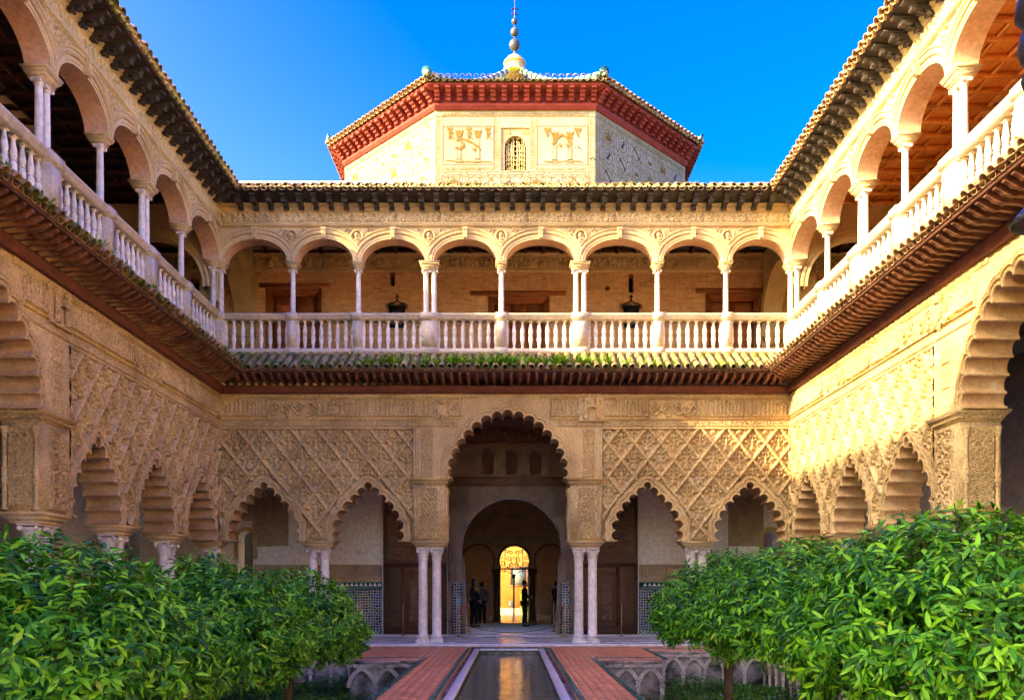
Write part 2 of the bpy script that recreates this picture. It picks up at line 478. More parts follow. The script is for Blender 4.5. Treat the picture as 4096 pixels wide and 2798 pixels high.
# ------------------------------------------------------------------ relief carving
def stroke_dist(W, H, nx, ny, strokes):
    U, V = np.meshgrid(np.linspace(0, W, nx+1), np.linspace(0, H, ny+1))
    D = np.full(U.shape, 9.0)
    for pts, hw in strokes:
        for (x0, y0), (x1, y1) in zip(pts[:-1], pts[1:]):
            dx, dy = x1-x0, y1-y0
            l2 = dx*dx+dy*dy+1e-12
            t = np.clip(((U-x0)*dx+(V-y0)*dy)/l2, 0, 1)
            D = np.minimum(D, np.hypot(U-x0-t*dx, V-y0-t*dy)-hw)
    return U, V, D
def spiral(cx, cy, r, a, turns=1.2, hand=1, n=14):
    return [(cx+r*(1-.85*i/n)*math.cos(a+hand*turns*2*PI*i/n), cy+r*(1-.85*i/n)*math.sin(a+hand*turns*2*PI*i/n)) for i in range(n+1)]
def st_kufic(W, H, rng, k=.012):
    s = []
    base = H*.2
    x = .03
    while x < W-.03:
        h = rng.choice([.45, .62, .68])*H
        y1 = base+h
        s.append(([(x, base), (x, y1), (x+rng.choice([-1,1])*H*.05, y1+H*.06)], k))
        x += rng.uniform(.075, .13)*H/.55
    x = .02
    while x < W-.1:
        l = rng.uniform(.12, .3)
        s.append(([(x, base+rng.uniform(-.02,.02)*H), (min(x+l, W-.02), base)], k*1.15))
        r = rng.uniform(.06,.11)*H
        s.append((spiral(min(x+l, W-.04), base+H*.10, r, rng.uniform(0,6), .9, rng.choice([-1,1]), 10), k))
        x += l+.015
    for i in range(int(W/.16)):
        s.append((spiral(rng.uniform(.04, W-.04), H*rng.choice([.5,.6,.75,.8]), rng.uniform(.03,.055), rng.uniform(0,6), 1.1, rng.choice([-1,1]), 9), k*.55))
    return s
def st_vine(W, H, rng, k=.012, pitch=.22):
    s = []
    n = max(1, round(W/pitch)); p = W/n
    stem = [(W*i/60, H/2+H*.27*math.sin(2*PI*i/60*n/2)) for i in range(61)]
    s.append((stem, k))
    for i in range(n):
        cx = (i+.5)*p; up = 1 if i % 2 else -1
        cy = H/2+up*H*.10
        s.append((spiral(cx, cy, min(p, H)*.36, up*PI/2, 1.4, up, 16), k))
        for j in range(4):
            a = rng.uniform(0, 2*PI); r = min(p, H)*.40
            s.append(([(cx+r*math.cos(a), cy+r*math.sin(a)), (cx+r*1.35*math.cos(a+.3), cy+r*1.3*math.sin(a+.3))], k*1.5))
    return s
def st_mirror_vine(W, H, rng, k=.011):
    """vertical panel, left and right halves mirrored"""
    s = []
    n = max(2, round(H/(W*.62))); p = H/n
    for i in range(n):
        y = (i+.5)*p
        hs = [spiral(W*.27, y+p*.1, W*.17, PI*.2, 1.25, 1, 14), spiral(W*.33, y-p*.28, W*.11, -PI*.4, 1.1, -1, 12),
              [(W*.5, y-p*.5), (W*.40, y-p*.2), (W*.5, y+p*.1)], [(W*.06, y-p*.35), (W*.16, y), (W*.06, y+p*.4)],
              [(W*.5, y+p*.1), (W*.36, y+p*.34), (W*.5, y+p*.5)]]
        for h in hs:
            s.append((h, k)); s.append(([(W-a, b) for a, b in h], k))
    return s
def st_figures(W, H, rng, k=.018):
    s = []
    n = max(1, round(W/.3)); p = W/n
    for i in range(n):
        cx = (i+.5)*p; f = 1 if i % 2 else -1
        s.append(([(cx-f*p*.3, H*.2), (cx-f*p*.1, H*.45), (cx+f*p*.12, H*.5), (cx+f*p*.28, H*.75)], k*1.5))
        s.append((spiral(cx+f*p*.2, H*.3, H*.2, f*1.2, 1.1, f, 12), k))
        s.append((spiral(cx-f*p*.25, H*.7, H*.17, -f*.6, 1.1, -f, 12), k))
        s.append(([(cx+f*p*.02, H*.12), (cx+f*p*.05, H*.4)], k)); s.append(([(cx-f*p*.2, H*.12), (cx-f*p*.16, H*.35)], k))
        s.append(([(cx+f*p*.3, H*.8), (cx+f*p*.34, H*.84)], k*2))
    return s
def st_strap(W, H, rng, k=.010, p=.22):
    """interlaced star strapwork"""
    s = []
    nx, ny = max(1, round(W/p)), max(1, round(H/p)); px, py = W/nx, H/ny
    for i in range(nx):
        for j in range(ny):
            cx, cy = (i+.5)*px, (j+.5)*py
            st = [(cx+px*.46*(1 if t % 2 else .62)*math.cos(t*PI/8), cy+py*.46*(1 if t % 2 else .62)*math.sin(t*PI/8)) for t in range(17)]
            s.append((st, k)); s.append((spiral(cx, cy, px*.14, 0, 1, 1, 8), k))
    for i in range(nx+1): s.append(([(i*px, 0), (i*px, H)], k*.7))
    for j in range(ny+1): s.append(([(0, j*py), (W, j*py)], k*.7))
    return s
def relief_mesh(name, W, H, gen, amp=.03, res=.012, mat='carved', rim=.02, seed=1, soft=.012, **kw):
    rng = np.random.default_rng(seed)
    nx, ny = max(4, int(W/res)), max(4, int(H/res))
    U, V, D = stroke_dist(W, H, nx, ny, gen(W, H, rng, **kw))
    Z = amp*np.clip(.5-D/soft, 0, 1)
    if rim:
        e = np.minimum(np.minimum(U, W-U), np.minimum(V, H-V))
        Z = np.maximum(Z, np.where(e < rim, amp*.8, 0))
    Z[0,:] = Z[-1,:] = 0; Z[:,0] = Z[:,-1] = 0
    P = np.stack([U, Z, V], -1).reshape(-1, 3)
    I = np.arange((nx+1)*(ny+1)).reshape(ny+1, nx+1)
    Q = np.stack([I[:-1,:-1], I[1:,:-1], I[1:,1:], I[:-1,1:]], -1).reshape(-1, 4)
    return quadmesh(name, P, Q, mat, True)

# diamond of the sebka lattice
CW, CH = .35, .445          # half width, half height
def cell_height(a, b, var):
    e = 1-np.abs(a)-np.abs(b)
    q = (np.abs(a)-np.abs(b))
    sc = np.abs(np.sin(q*PI*2.5))
    rib = .115+.05*sc
    h = np.full(a.shape, -.055)
    h += .012*np.cos(a*24)*np.cos(b*28)
    def dome(cx, cz, r, amp, sx=1.0):
        d = np.hypot((a-cx)*CW/sx, (b-cz)*CH)
        return amp*np.sqrt(np.clip(1-(d/r)**2, 0, 1))
    def arc(cx, cz, r, t, amp, a0, a1):
        dx, dz = (a-cx)*CW, (b-cz)*CH
        d = np.abs(np.hypot(dx, dz)-r)
        th = np.arctan2(dz, dx)
        th = np.where(th < a0, th+2*PI, th)
        return np.where((th >= a0) & (th <= a1), amp*np.clip(1.3-d/t, 0, 1), 0)
    for cx, cz, rx in ((.15,.18,.026),(.33,.20,.026),(0.0,.33,.024),(.24,-.06,.026),(.11,.56,.02),(.46,-.10,.022),(.30,-.34,.02),(.12,-.62,.018)):
        for sgn in (1,-1):
            d = np.hypot((a-sgn*cx)*CW/1.0, (b-cz)*CH/1.6)
            h = np.where(d < rx, -.145, h)
    for sgn in (1,-1):
        a0, a1 = (-.4*PI, .95*PI) if sgn > 0 else (.05*PI, 1.4*PI)
        h = np.maximum(h, -.055+arc(sgn*.22, .06, .065, .018, .075, a0, a1))
        h = np.maximum(h, -.055+arc(sgn*.12, .34, .055, .016, .07, a0-.3, a1+.3))
        h = np.maximum(h, -.055+arc(sgn*.16, -.30, .095, .014, .06, a0-.6, a1+.2))
        h = np.maximum(h, -.055+dome(sgn*.52, .10, .042, .12))
        h = np.maximum(h, -.055+dome(sgn*.20, .42, .036, .11))
    h = np.maximum(h, -.055+np.where((np.abs(a) < .035) & (b > -.1) & (b < .6), .065, 0))
    # shell
    dx, dz = a*CW, (b+.30+.08*var)*CH
    rr = np.hypot(dx, dz); th = np.arctan2(dx, dz+.02)
    R0 = .075+.015*var
    h = np.maximum(h, np.where(rr < R0, -.045+.07*np.sqrt(np.clip(1-(rr/R0)**2, 0, 1))*(.65+.35*np.cos(th*9)), -1))
    ribh = .03+.035*np.sqrt(np.clip(1-(np.clip(e, 0, 1)/rib)**2, 0, 1))
    h = np.where(e < rib, np.maximum(h, ribh), h)
    return h
def cell_grid(var, n=30):
    S, T = np.meshgrid(np.linspace(0, 1, n+1), np.linspace(0, 1, n+1))
    a = S-T; b = S+T-1
    h = cell_height(a, b, var)
    P = np.stack([a*CW, h, b*CH], -1).reshape(-1, 3)
    I = np.arange((n+1)**2).reshape(n+1, n+1)
    Q = np.stack([I[:-1,:-1], I[1:,:-1], I[1:,1:], I[:-1,1:]], -1).reshape(-1, 4)
    return P, Q
CELLS = [cell_grid(0), cell_grid(1)]
CELL_ME = [quadmesh('diamond_relief', *CELLS[i], 'carved', True) for i in (0, 1)]

def in_poly(x, y, poly):
    p = np.asarray(poly); c = np.zeros(x.shape, bool)
    for (x0, y0), (x1, y1) in zip(p, np.roll(p, -1, 0)):
        cond = ((y0 > y) != (y1 > y)) & (x < (x1-x0)*(y-y0)/(y1-y0+1e-12)+x0)
        c ^= cond
    return c
# ------------------------------------------------------------------ scalloped arches
def make_lobes(half, zin, top_r=None):
    tips = [(-x, z) for x, z in half]+[(x, z) for x, z in half[::-1]]
    L = []
    for i, ((x0, z0), (x1, z1)) in enumerate(zip(tips[:-1], tips[1:])):
        c = math.hypot(x1-x0, z1-z0)
        mx, mz = (x0+x1)/2, (z0+z1)/2
        nx, nz = -(z1-z0)/c, (x1-x0)/c        # outward normal for left to right over the top
        na = math.atan2(nz, nx)
        if na < -PI/2: na += 2*PI
        if top_r and i == len(half)-1:
            r = top_r; off = math.sqrt(max(r*r-c*c/4, 0))
            L.append([mx+nx*off, mz+nz*off, r, na, PI-math.asin(min(1, c/2/r))])
        else:
            L.append([mx, mz, max(.5*c-.014, .03), na, PI/2])
    return L
def wrap(a):
    return (a+PI) % (2*PI)-PI
def lobe_outline(L, d, zmin, zin, n=8):
    rng_ = []
    for c in L: rng_.append([c[3]+c[4], c[3]-c[4]])
    for i in range(len(L)-1):
        x0, z0, r0 = L[i][0], L[i][1], L[i][2]+d; x1, z1, r1 = L[i+1][0], L[i+1][1], L[i+1][2]+d
        D = math.hypot(x1-x0, z1-z0)
        if D < r0+r1:
            a = (r0*r0-r1*r1+D*D)/(2*D); h = math.sqrt(max(r0*r0-a*a, 0))
            px, pz = x0+a*(x1-x0)/D, z0+a*(z1-z0)/D
            c1 = (px-h*(z1-z0)/D, pz+h*(x1-x0)/D); c2 = (px+h*(z1-z0)/D, pz-h*(x1-x0)/D)
            p = max((c1, c2), key=lambda q: math.hypot(q[0], q[1]-zin))
            rng_[i][1] = L[i][3]+wrap(math.atan2(p[1]-z0, p[0]-x0)-L[i][3])
            rng_[i+1][0] = L[i+1][3]+wrap(math.atan2(p[1]-z1, p[0]-x1)-L[i+1][3])
    for i, sg in ((0, 1), (len(L)-1, -1)):
        cz, r = L[i][1], L[i][2]+d
        s = (cz-zmin)/r
        if -1 < s < 1:
            if sg == 1: rng_[i][0] = min(rng_[i][0], PI+math.asin(s))
            else: rng_[i][1] = max(rng_[i][1], -math.asin(s))
    out = []
    for c, (a0, a1) in zip(L, rng_):
        for k in range(n+1):
            a = a0+(a1-a0)*k/n
            out.append((c[0]+(c[2]+d)*math.cos(a), max(zmin, c[1]+(c[2]+d)*math.sin(a))))
    # run both ends down to the springing line
    out = [(out[0][0], zmin)]+out+[(out[-1][0], zmin)]
    return out
ZS = 2.73
SMALL = [(.80,2.74),(.855,3.01),(.766,3.29),(.635,3.54),(.453,3.76),(.269,3.94),(.06,4.115)]
L_SMALL = make_lobes(SMALL, 3.2, .10)
BIG = [(1.49,4.42),(1.50,4.66),(1.435,4.93),(1.315,5.19),(1.15,5.43),(.94,5.65),(.70,5.85),(.43,6.00),(.15,6.08)]
L_BIG = make_lobes(BIG, 4.6)
ZB = 4.40
ARCHIVOLT = [(0,.035),(.012,.05),(.035,.05),(.042,.02),(.085,.02),(.095,.055),(.12,.06),(.13,.03),(.16,.03),(.17,.045),(.19,.045),(.205,-.075)]
def arch_parts(L, zmin, zin, uc, n=8, wb=-.66, base=None):
    k = lambda d: [(x+uc, z) for x, z in lobe_outline(L, d, zmin, zin, n)]
    intr = MB()
    A = k(0)
    intr.strip([(x, .035, z) for x, z in A], [(x, wb, z) for x, z in A])
    av = MB()
    prev = None
    for d, w in ARCHIVOLT:
        if base is not None and d > .2: w = base
        C = [(x, w, z) for x, z in k(d)]
        if prev: av.strip(prev, C)
        prev = C
    return A, k(.2), intr, av
def dedupe(P):
    out = []
    for p in P:
        if not out or math.hypot(p[0]-out[-1][0], p[1]-out[-1][1]) > 1e-4: out.append(p)
    return out
def bay(wing, u0, u1, uc, big):
    zt = 6.65 if big else 5.72
    w = 0.0 if big else -.155
    zmin = ZB if big else ZS
    zin = 4.6 if big else 3.2
    A, O, intr, av = arch_parts(L_BIG if big else L_SMALL, zmin, zin, uc, 10, base=w-.003)
    m = MB()
    A2, O = dedupe(A), dedupe(O)
    m.poly([[(u0, zmin)]+O+[(u1, zmin), (u1, zt), (u0, zt)]], w)
    m.poly([[(u0, zmin)]+A2+[(u1, zmin), (u1, 6.8), (u0, 6.8)]], -.66, True)
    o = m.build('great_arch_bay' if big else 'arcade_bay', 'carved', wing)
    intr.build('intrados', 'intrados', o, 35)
    av.build('archivolt', 'carved', o, 35)
    return A, O
def lattice(wing, ua, ub, u_first, step, archs, side):
    """diamond cells between ua and ub, cut by the arches"""
    par = empty('lattice_panel', parent=wing)
    z_top = 5.33
    k0 = int(math.floor((ua-u_first)/(step/2)))-1
    k1 = int(math.ceil((ub-u_first)/(step/2)))+1
    s = step/(2*CW)
    for row in range(0, 7):
        cz = z_top-row*CH
        for k in range(k0, k1+1):
            if (k+row) % 2: continue
            cu = u_first+k*step/2
            if cu+CW*s <= ua+.02 or cu-CW*s >= ub-.02: continue
            var = 1 if row in (1, 3, 4) else 0
            P, Q = CELLS[var]
            U = P[:,0]*s+cu; Z = P[:,2]+cz
            inside = np.zeros(len(P), bool)
            for O in archs:
                ou = [p[0] for p in O]
                if cu+CW < min(ou) or cu-CW > max(ou): continue
                inside |= in_poly(U, Z, O)
            clip = (U < ua) | (U > ub) | (Z > 5.70)
            if Z.min() < ZS: inside |= Z < ZS+.02
            if inside.all(): continue
            if not inside.any() and not clip.any():
                inst(CELL_ME[var], 'diamond_relief', par, (cu, 0, cz), scale=(s, 1, 1)); continue
            keep = ~inside[Q].any(1)
            if keep.sum() < 40: continue
            Pn = P.copy(); Pn[:,0] = np.clip(U, ua, ub); Pn[:,2] = np.minimum(Z, 5.70)
            Qk = Q[keep]
            us, inv = np.unique(Qk, return_inverse=True)
            me = quadmesh('diamond_relief', Pn[us], inv.reshape(-1, 4), 'carved', True)
            inst(me, 'diamond_relief', par)
        if row == 0:
            pass
    # half diamonds along the top edge
    for k in range(k0, k1+1):
        if k % 2 == 0: continue
        cu = u_first+k*step/2; cz = z_top+CH
        P, Q = CELLS[0]
        U = P[:,0]*s+cu; Z = P[:,2]+cz
        ok = (Z < 5.71)
        Qk = Q[ok[Q].all(1)]
        if len(Qk) < 20 or cu < ua-.05 or cu > ub+.05: continue
        Pn = P.copy(); Pn[:,0] = np.clip(U, ua, ub); Pn[:,2] = Z
        us, inv = np.unique(Qk, return_inverse=True)
        inst(quadmesh('diamond_relief', Pn[us], inv.reshape(-1, 4), 'carved', True), 'diamond_relief', par)

# ------------------------------------------------------------------ columns
def volute_pair(mb, r, z, w, seg=8):
    for sx in (-1, 1):
        for sy in (-1, 1):
            c = Vector((sx*w, sy*w, z))
            dirv = Vector((sx, sy, 0)).normalized()
            t = Vector((-dirv.y, dirv.x, 0))
            mb.tube([c-t*r*.45, c+t*r*.45], r, seg)
def capital_mesh(r, h, name='capital'):
    m = MB()
    m.lathe([(r*1.0,0),(r*1.1,.02*h),(r*1.12,.07*h),(r*.98,.1*h),(r*1.0,.3*h),(r*1.12,.55*h),(r*1.38,.78*h),(r*1.3,.8*h)], 16)
    for ring, (z0, z1, n, ro) in enumerate(((.1,.45,8,1.12),(.32,.68,8,1.26))):
        for k in range(n):
            a = 2*PI*(k+.5*ring)/n
            ca, sa = math.cos(a), math.sin(a)
            pts = []
            for z, rr, hw in ((z0, 1.0, .22), ((z0+z1)/2, ro*.97, .26), (z1, ro*1.12, .16), (z1-.05, ro*1.24, .06)):
                pts.append((rr*r, hw*r, z*h))
            v = []
            for rr, hw, z in pts:
                v += [(rr*ca-hw*-sa, rr*sa-hw*ca, z), (rr*ca+.03*r*ca, rr*sa+.03*r*sa, z), (rr*ca+hw*-sa, rr*sa+hw*ca, z)]
            f = []
            for i in range(3):
                f += [(3*i,3*i+1,3*i+4,3*i+3), (3*i+1,3*i+2,3*i+5,3*i+4)]
            m.add(v, f)
    volute_pair(m, r*.34, .74*h, r*1.06)
    m.cbox((-r*1.42,-r*1.42,.86*h), (r*1.42,r*1.42,h), .012)
    return m.mesh(name, 'marble', 40)
def shaft_mesh(r0, r1, h):
    m = MB()
    m.lathe([(r0*1.1,0),(r0*1.1,.02),(r0,.035)]+[(r0+(r1-r0)*t**1.5, .035+(h-.07)*t) for t in (.2,.4,.6,.8,1)]+[(r1*1.1,h-.03),(r1*1.1,h)], 20)
    return m.mesh('shaft', 'marble', 45)
def base_mesh(r, h):
    m = MB()
    m.cbox((-r*1.5,-r*1.5,0), (r*1.5,r*1.5,h*.36), .012)
    m.lathe([(r*1.46,h*.36),(r*1.52,h*.48),(r*1.46,h*.6),(r*1.22,h*.66),(r*1.18,h*.74),(r*1.34,h*.82),(r*1.34,h*.9),(r*1.12,h)], 20)
    return m.mesh('base', 'marble', 45)
LC_R = .125
ME_CAP = capital_mesh(LC_R, .30); ME_SHAFT = shaft_mesh(LC_R, LC_R*.93, 2.05); ME_BASE = base_mesh(LC_R, .20)
def column(wing, u, w):
    c = empty('column', (u, w, 0), parent=wing)
    inst(ME_BASE, 'base', c); inst(ME_SHAFT, 'shaft', c, (0,0,.2)); inst(ME_CAP, 'capital', c, (0,0,2.25))
def slab_stack(mb, u0, u1, w0, w1, levels):
    """levels (z0,z1,grow0,grow1): flared square mouldings"""
    for z0, z1, g0, g1 in levels:
        v = [(u0-g0,w0-g0,z0),(u1+g0,w0-g0,z0),(u1+g0,w1+g0,z0),(u0-g0,w1+g0,z0),(u0-g1,w0-g1,z1),(u1+g1,w0-g1,z1),(u1+g1,w1+g1,z1),(u0-g1,w1+g1,z1)]
        mb.add(v, [(3,2,1,0),(4,5,6,7),(0,1,5,4),(1,2,6,5),(2,3,7,6),(3,0,4,7)])
ABACUS = [(2.55,2.59,-.06,-.055),(2.59,2.66,-.05,.02),(2.66,2.675,.025,.025),(2.675,2.715,.04,.07),(2.715,2.73,.07,.07)]
def abacus(wing, u0, u1, w0=-.62, w1=-.02):
    m = MB(); slab_stack(m, u0, u1, w0, w1, ABACUS)
    return m.build('abacus', 'stone', wing)
# shared relief panels
ME_KUFIC = [relief_mesh('frieze_panel', 1.25, .56, st_kufic, .065, .0115, seed=s, k=.017, soft=.008) for s in (3, 4)]
ME_VINEP = [relief_mesh('frieze_panel', 1.25, .56, st_vine, .065, .0115, seed=s, k=.017, pitch=.28, soft=.009) for s in (5,)]
ME_SMALLK = [relief_mesh('inscription', 1.25, .15, st_kufic, .04, .0105, seed=s, k=.009, rim=.012, soft=.008) for s in (6, 7)]
ME_PIL = relief_mesh('carved_panel', .56, 1.36, st_mirror_vine, .05, .0115, seed=8, k=.014, soft=.008)
ME_STRAP = relief_mesh('carved_panel', .42, 1.30, st_strap, .05, .0105, seed=9, p=.14, k=.011, soft=.007)
ME_STRIP = relief_mesh('inscription', .13, 1.25, st_strap, .018, .011, seed=10, p=.065, k=.006, rim=.012)
ME_SIDEP = relief_mesh('carved_panel', .30, .40, st_mirror_vine, .035, .0105, seed=11, k=.012, soft=.008)
ME_UFIG = [relief_mesh('frieze_panel', 1.2, .28, st_figures, .05, .0115, 'stone', .012, seed=s, soft=.012) for s in (12, 13)]
ME_USCROLL = relief_mesh('spandrel_scroll', .46, .24, st_vine, .055, .0105, 'stone', 0, seed=14, pitch=.2, k=.015)
def m_shield():
    m = MB()
    lp = [(-.13,.16),(.13,.16),(.14,-.02),(.09,-.13),(0,-.19),(-.09,-.13),(-.14,-.02)]
    m.prism(lp, .02, .075)
    m.prism([(x*.8, z*.8) for x, z in lp], .07, .085)
    m.lathe([(.03,0),(.05,.05),(.03,.10),(.02,.13)], 8, (0,.07,-.05)); m.box((-.07,.07,-.02), (.07,.10,.02)); m.box((-.012,.07,-.12), (.012,.1,.1))
    return m.mesh('heraldic_shield', 'carved')
def m_castle():
    m = MB()
    m.prism([(-.13,-.12),(0,-.16),(.13,-.12),(.13,.05),(-.13,.05)], .02, .09)
    for x in (-.10, 0, .10): m.box((x-.04,.02,.05), (x+.04,.10,.16 if x else .19))
    for x in (-.11,-.04,.04,.11): m.box((x-.02,.02,.16), (x+.02,.105,.2))
    for x in (-.08,0,.08): m.box((x-.02,.088,-.06), (x+.02,.095,.0))
    return m.mesh('castle_emblem', 'carved')
def m_crowned():
    m = MB()
    lp = [(-.12,.10),(.12,.10),(.13,-.06),(.07,-.17),(0,-.2),(-.07,-.17),(-.13,-.06)]
    m.prism(lp, .02, .09); m.prism([(x*.75, z*.75-.01) for x, z in lp], .085, .10)
    m.lathe([(.08,.12),(.11,.2),(.08,.25),(.02,.28)], 10, (0,.06,0))
    for s in (-1, 1):
        m.prism([(s*.13,.05),(s*.30,.24),(s*.27,.05),(s*.22,-.06),(s*.14,-.1)][::s], .02, .05)
        for k in range(4): m.tube([(s*.14,.05,.02-.04*k), (s*(.29-.03*k),.055,.2-.08*k)], .014, 5)
        m.tube([(s*.06,.05,-.2), (s*.2,.05,-.27), (s*.26,.05,-.2)], .025, 6)
    m.tube([(0,.05,-.2), (0,.05,-.33)], .03, 6)
    return m.mesh('crowned_eagle_shield', 'carved', 30)
def m_pillars():
    m = MB()
    m.box((-.34,.01,-.30), (.34,.05,.30)); m.box((-.34,.01,-.34), (.34,.09,-.29))
    for s in (-1, 1):
        m.lathe([(.055,-.29),(.07,-.27),(.045,-.24),(.042,.15),(.075,.2),(.08,.25)], 10, (s*.16,.085,0))
        m.lathe([(.05,.25),(.075,.30),(.04,.31)], 8, (s*.16,.085,0))
        m.tube([(s*.16+.06*math.cos(t*.9), .085+.06*math.sin(t*.9), -.2+t*.055) for t in range(8)], .016, 5)
    m.tube([(-.16,.13,.02), (0,.12,.05), (.16,.13,.0)], .03, 5)
    return m.mesh('pillars_and_banner_emblem', 'carved', 30)
ME_SHIELD, ME_CASTLE, ME_CROWN, ME_PILLARS = m_shield(), m_castle(), m_crowned(), m_pillars()

def pilaster(wing, u0, u1, jamb):
    """carved pier over a column pair; jamb=+1/-1 : side facing the great arch"""
    m = MB(); m.box((u0, -.66, ZS), (u1, .015, 4.23))
    o = m.build('pilaster', 'carved', wing)
    inst(ME_PIL, 'carved_panel', o, (u0+(u1-u0-.56)/2-(.06*jamb), .016, ZS+.06))
    us = u0+.005 if jamb > 0 else u1-.135
    inst(ME_STRIP, 'inscription', o, (us, .016, ZS+.1))
    # jamb face
    ue = u1 if jamb > 0 else u0
    if jamb > 0: inst(ME_STRAP, 'carved_panel', o, (ue+.002, -.12, ZS+.1), rz=-PI/2)
    else: inst(ME_STRAP, 'carved_panel', o, (ue-.002, -.54, ZS+.1), rz=PI/2)
    for wv in (-.07, -.59):
        c = MB()
        c.lathe([(.05,0),(.055,.03),(.038,.06),(.036,.42),(.055,.45),(.06,.5),(.04,.54),(.058,.62),(.05,.70),(.035,.74),(.035,1.2),(.05,1.24),(.07,1.34),(.07,1.38)], 10, (ue+jamb*.03, wv, ZS+.03))
        c.build('colonnette', 'carved', o, 40)
    c = MB()
    slab_stack(c, u0+.0, u1, -.66, .015, [(4.22,4.26,.0,.03),(4.26,4.31,.035,.05),(4.31,4.33,.06,.07),(4.33,4.38,.075,.12),(4.38,4.405,.12,.12)])
    n = int((u1-u0+.1)/.045)
    for k in range(n): c.box((u0-.05+k*.045, .05, 4.265), (u0-.05+k*.045+.025, .075, 4.305))
    for k in range(15):
        uu = ue+jamb*.036
        c.box((min(uu,uu+jamb*.025), -.64+k*.045, 4.265), (max(uu,uu+jamb*.025), -.615+k*.045, 4.305))
    c.build('cornice', 'carved', o)
    abacus(wing, u0-.02, u1+.02)
# ------------------------------------------------------------------ tiles, rafters, balusters
def tile_mesh(name, r0, r1, ln, up, mat):
    """half-round clay tile; local x across, y outward/down the slope, z up"""
    m = MB(); n = 7; th = .014
    rows = []
    for y, r in ((0, r1), (ln*.5, (r0+r1)/2*1.01), (ln, r0)):
        a_, b_ = [], []
        for k in range(n+1):
            t = PI*k/n
            z = math.sin(t)*up
            a_.append((r*math.cos(t), y, r*z)); b_.append(((r-th)*math.cos(t), y, (r-th)*z))
        rows.append((a_, b_))
    for (a0, b0), (a1, b1) in zip(rows[:-1], rows[1:]):
        m.strip(a0, a1); m.strip(b1, b0)
    m.strip(rows[-1][0], rows[-1][1]); m.strip(rows[0][1], rows[0][0])
    return m.mesh(name, mat, 50)
TP = .235
ME_TC = [tile_mesh('roof_tile', .088, .074, .40, 1, x) for x in ('roof_tile_moss', 'roof_tile')]
ME_TP = [tile_mesh('roof_tile', .092, .082, .36, -1, x) for x in ('roof_tile_moss', 'roof_tile')]
def prof_mesh(name, prof, wid, mat, smooth=30):
    """outline in the (w,z) plane given a width along u"""
    m = MB()
    loop = prof
    vl = [[Vector((p[0], p[1], 0)) for p in loop]]
    tr = tessellate_polygon(vl)
    for s in (-1, 1):
        m.add([(s*wid/2, p[0], p[1]) for p in loop], [tuple(t) if s > 0 else tuple(t)[::-1] for t in tr])
    n = len(loop)
    m.add([(-wid/2, p[0], p[1]) for p in loop]+[(wid/2, p[0], p[1]) for p in loop], [(i, (i+1) % n, n+(i+1) % n, n+i) for i in range(n)])
    return m.mesh(name, mat, smooth, True)
ME_RAFTER = prof_mesh('rafter', [(0,6.83),(.42,6.885),(.50,6.87),(.56,6.90),(.62,6.905),(.68,6.955),(.75,6.985),(.75,7.055),(0,6.955)], .075, 'wood_red')
def bracket_mesh():
    me = MB()
    p = [(.03,11.52),(.10,11.50),(.16,11.53),(.20,11.60),(.27,11.575),(.35,11.58),(.42,11.62),(.47,11.69),(.53,11.705),(.55,11.76),(.03,11.71)]
    vl = [[Vector((a, b, 0)) for a, b in p]]
    tr = tessellate_polygon(vl); n = len(p)
    for s in (-1, 1): me.add([(s*.055, a, b) for a, b in p], [tuple(t)[::s] for t in tr])
    me.add([(-.055, a, b) for a, b in p]+[(.055, a, b) for a, b in p], [(i, (i+1) % n, n+(i+1) % n, n+i) for i in range(n)])
    for (a, b), r in (((.12,11.53),.045), ((.40,11.62),.04), ((.30,11.58),.025)):
        me.tube([(-.07, a, b), (.07, a, b)], r, 8)
    for k in range(3):
        me.tube([(-.03+.03*k, .16, 11.55), (-.035+.035*k, .22, 11.52), (-.03+.03*k, .32, 11.545)], .014, 5)
    me.cbox((-.075, .03, 11.70), (.075, .58, 11.745), .01)
    return me.mesh('bracket', 'wood_dark', 30)
ME_BRACKET = bracket_mesh()
def baluster_mesh():
    m = MB()
    m.cbox((-.055,-.055,0), (.055,.055,.035), .006)
    m.lathe([(.046,.035),(.05,.05),(.034,.075),(.032,.10),(.05,.20),(.062,.28),(.058,.345),(.04,.372),(.056,.385),(.056,.41),(.04,.422),(.058,.455),(.060,.51),(.046,.60),(.032,.69),(.030,.715),(.045,.735),(.045,.745)], 12)
    m.cbox((-.055,-.055,.742), (.055,.055,.775), .006)
    return m.mesh('baluster', 'marble', 40)
ME_BALUSTER = baluster_mesh()
UC_R = .068
def u_capital():
    m = MB(); r = UC_R
    m.lathe([(r*1.05,0),(r*1.15,.012),(r*.98,.025),(r*1.05,.06),(r*1.3,.08)], 14)
    for sy in (-1, 1):
        for sx in (-1, 1):
            m.tube([(sx*r*1.25, sy*r*.3, .065), (sx*r*1.25, sy*r*1.25, .065)], r*.42, 9)
    m.cbox((-r*1.5,-r*1.5,.085), (r*1.5,r*1.5,.11), .008)
    return m.mesh('capital', 'marble', 40)
ME_UCAP = u_capital()
def u_shaft():
    m = MB(); r = UC_R
    m.lathe([(r*1.3,0),(r*1.3,.025),(r*1.12,.04),(r*1.2,.055),(r*1.02,.075),(r*1.02,.4),(r*.9,1.07),(r*.88,1.1)], 16)
    return m.mesh('shaft', 'marble', 45)
ME_USHAFT = u_shaft()
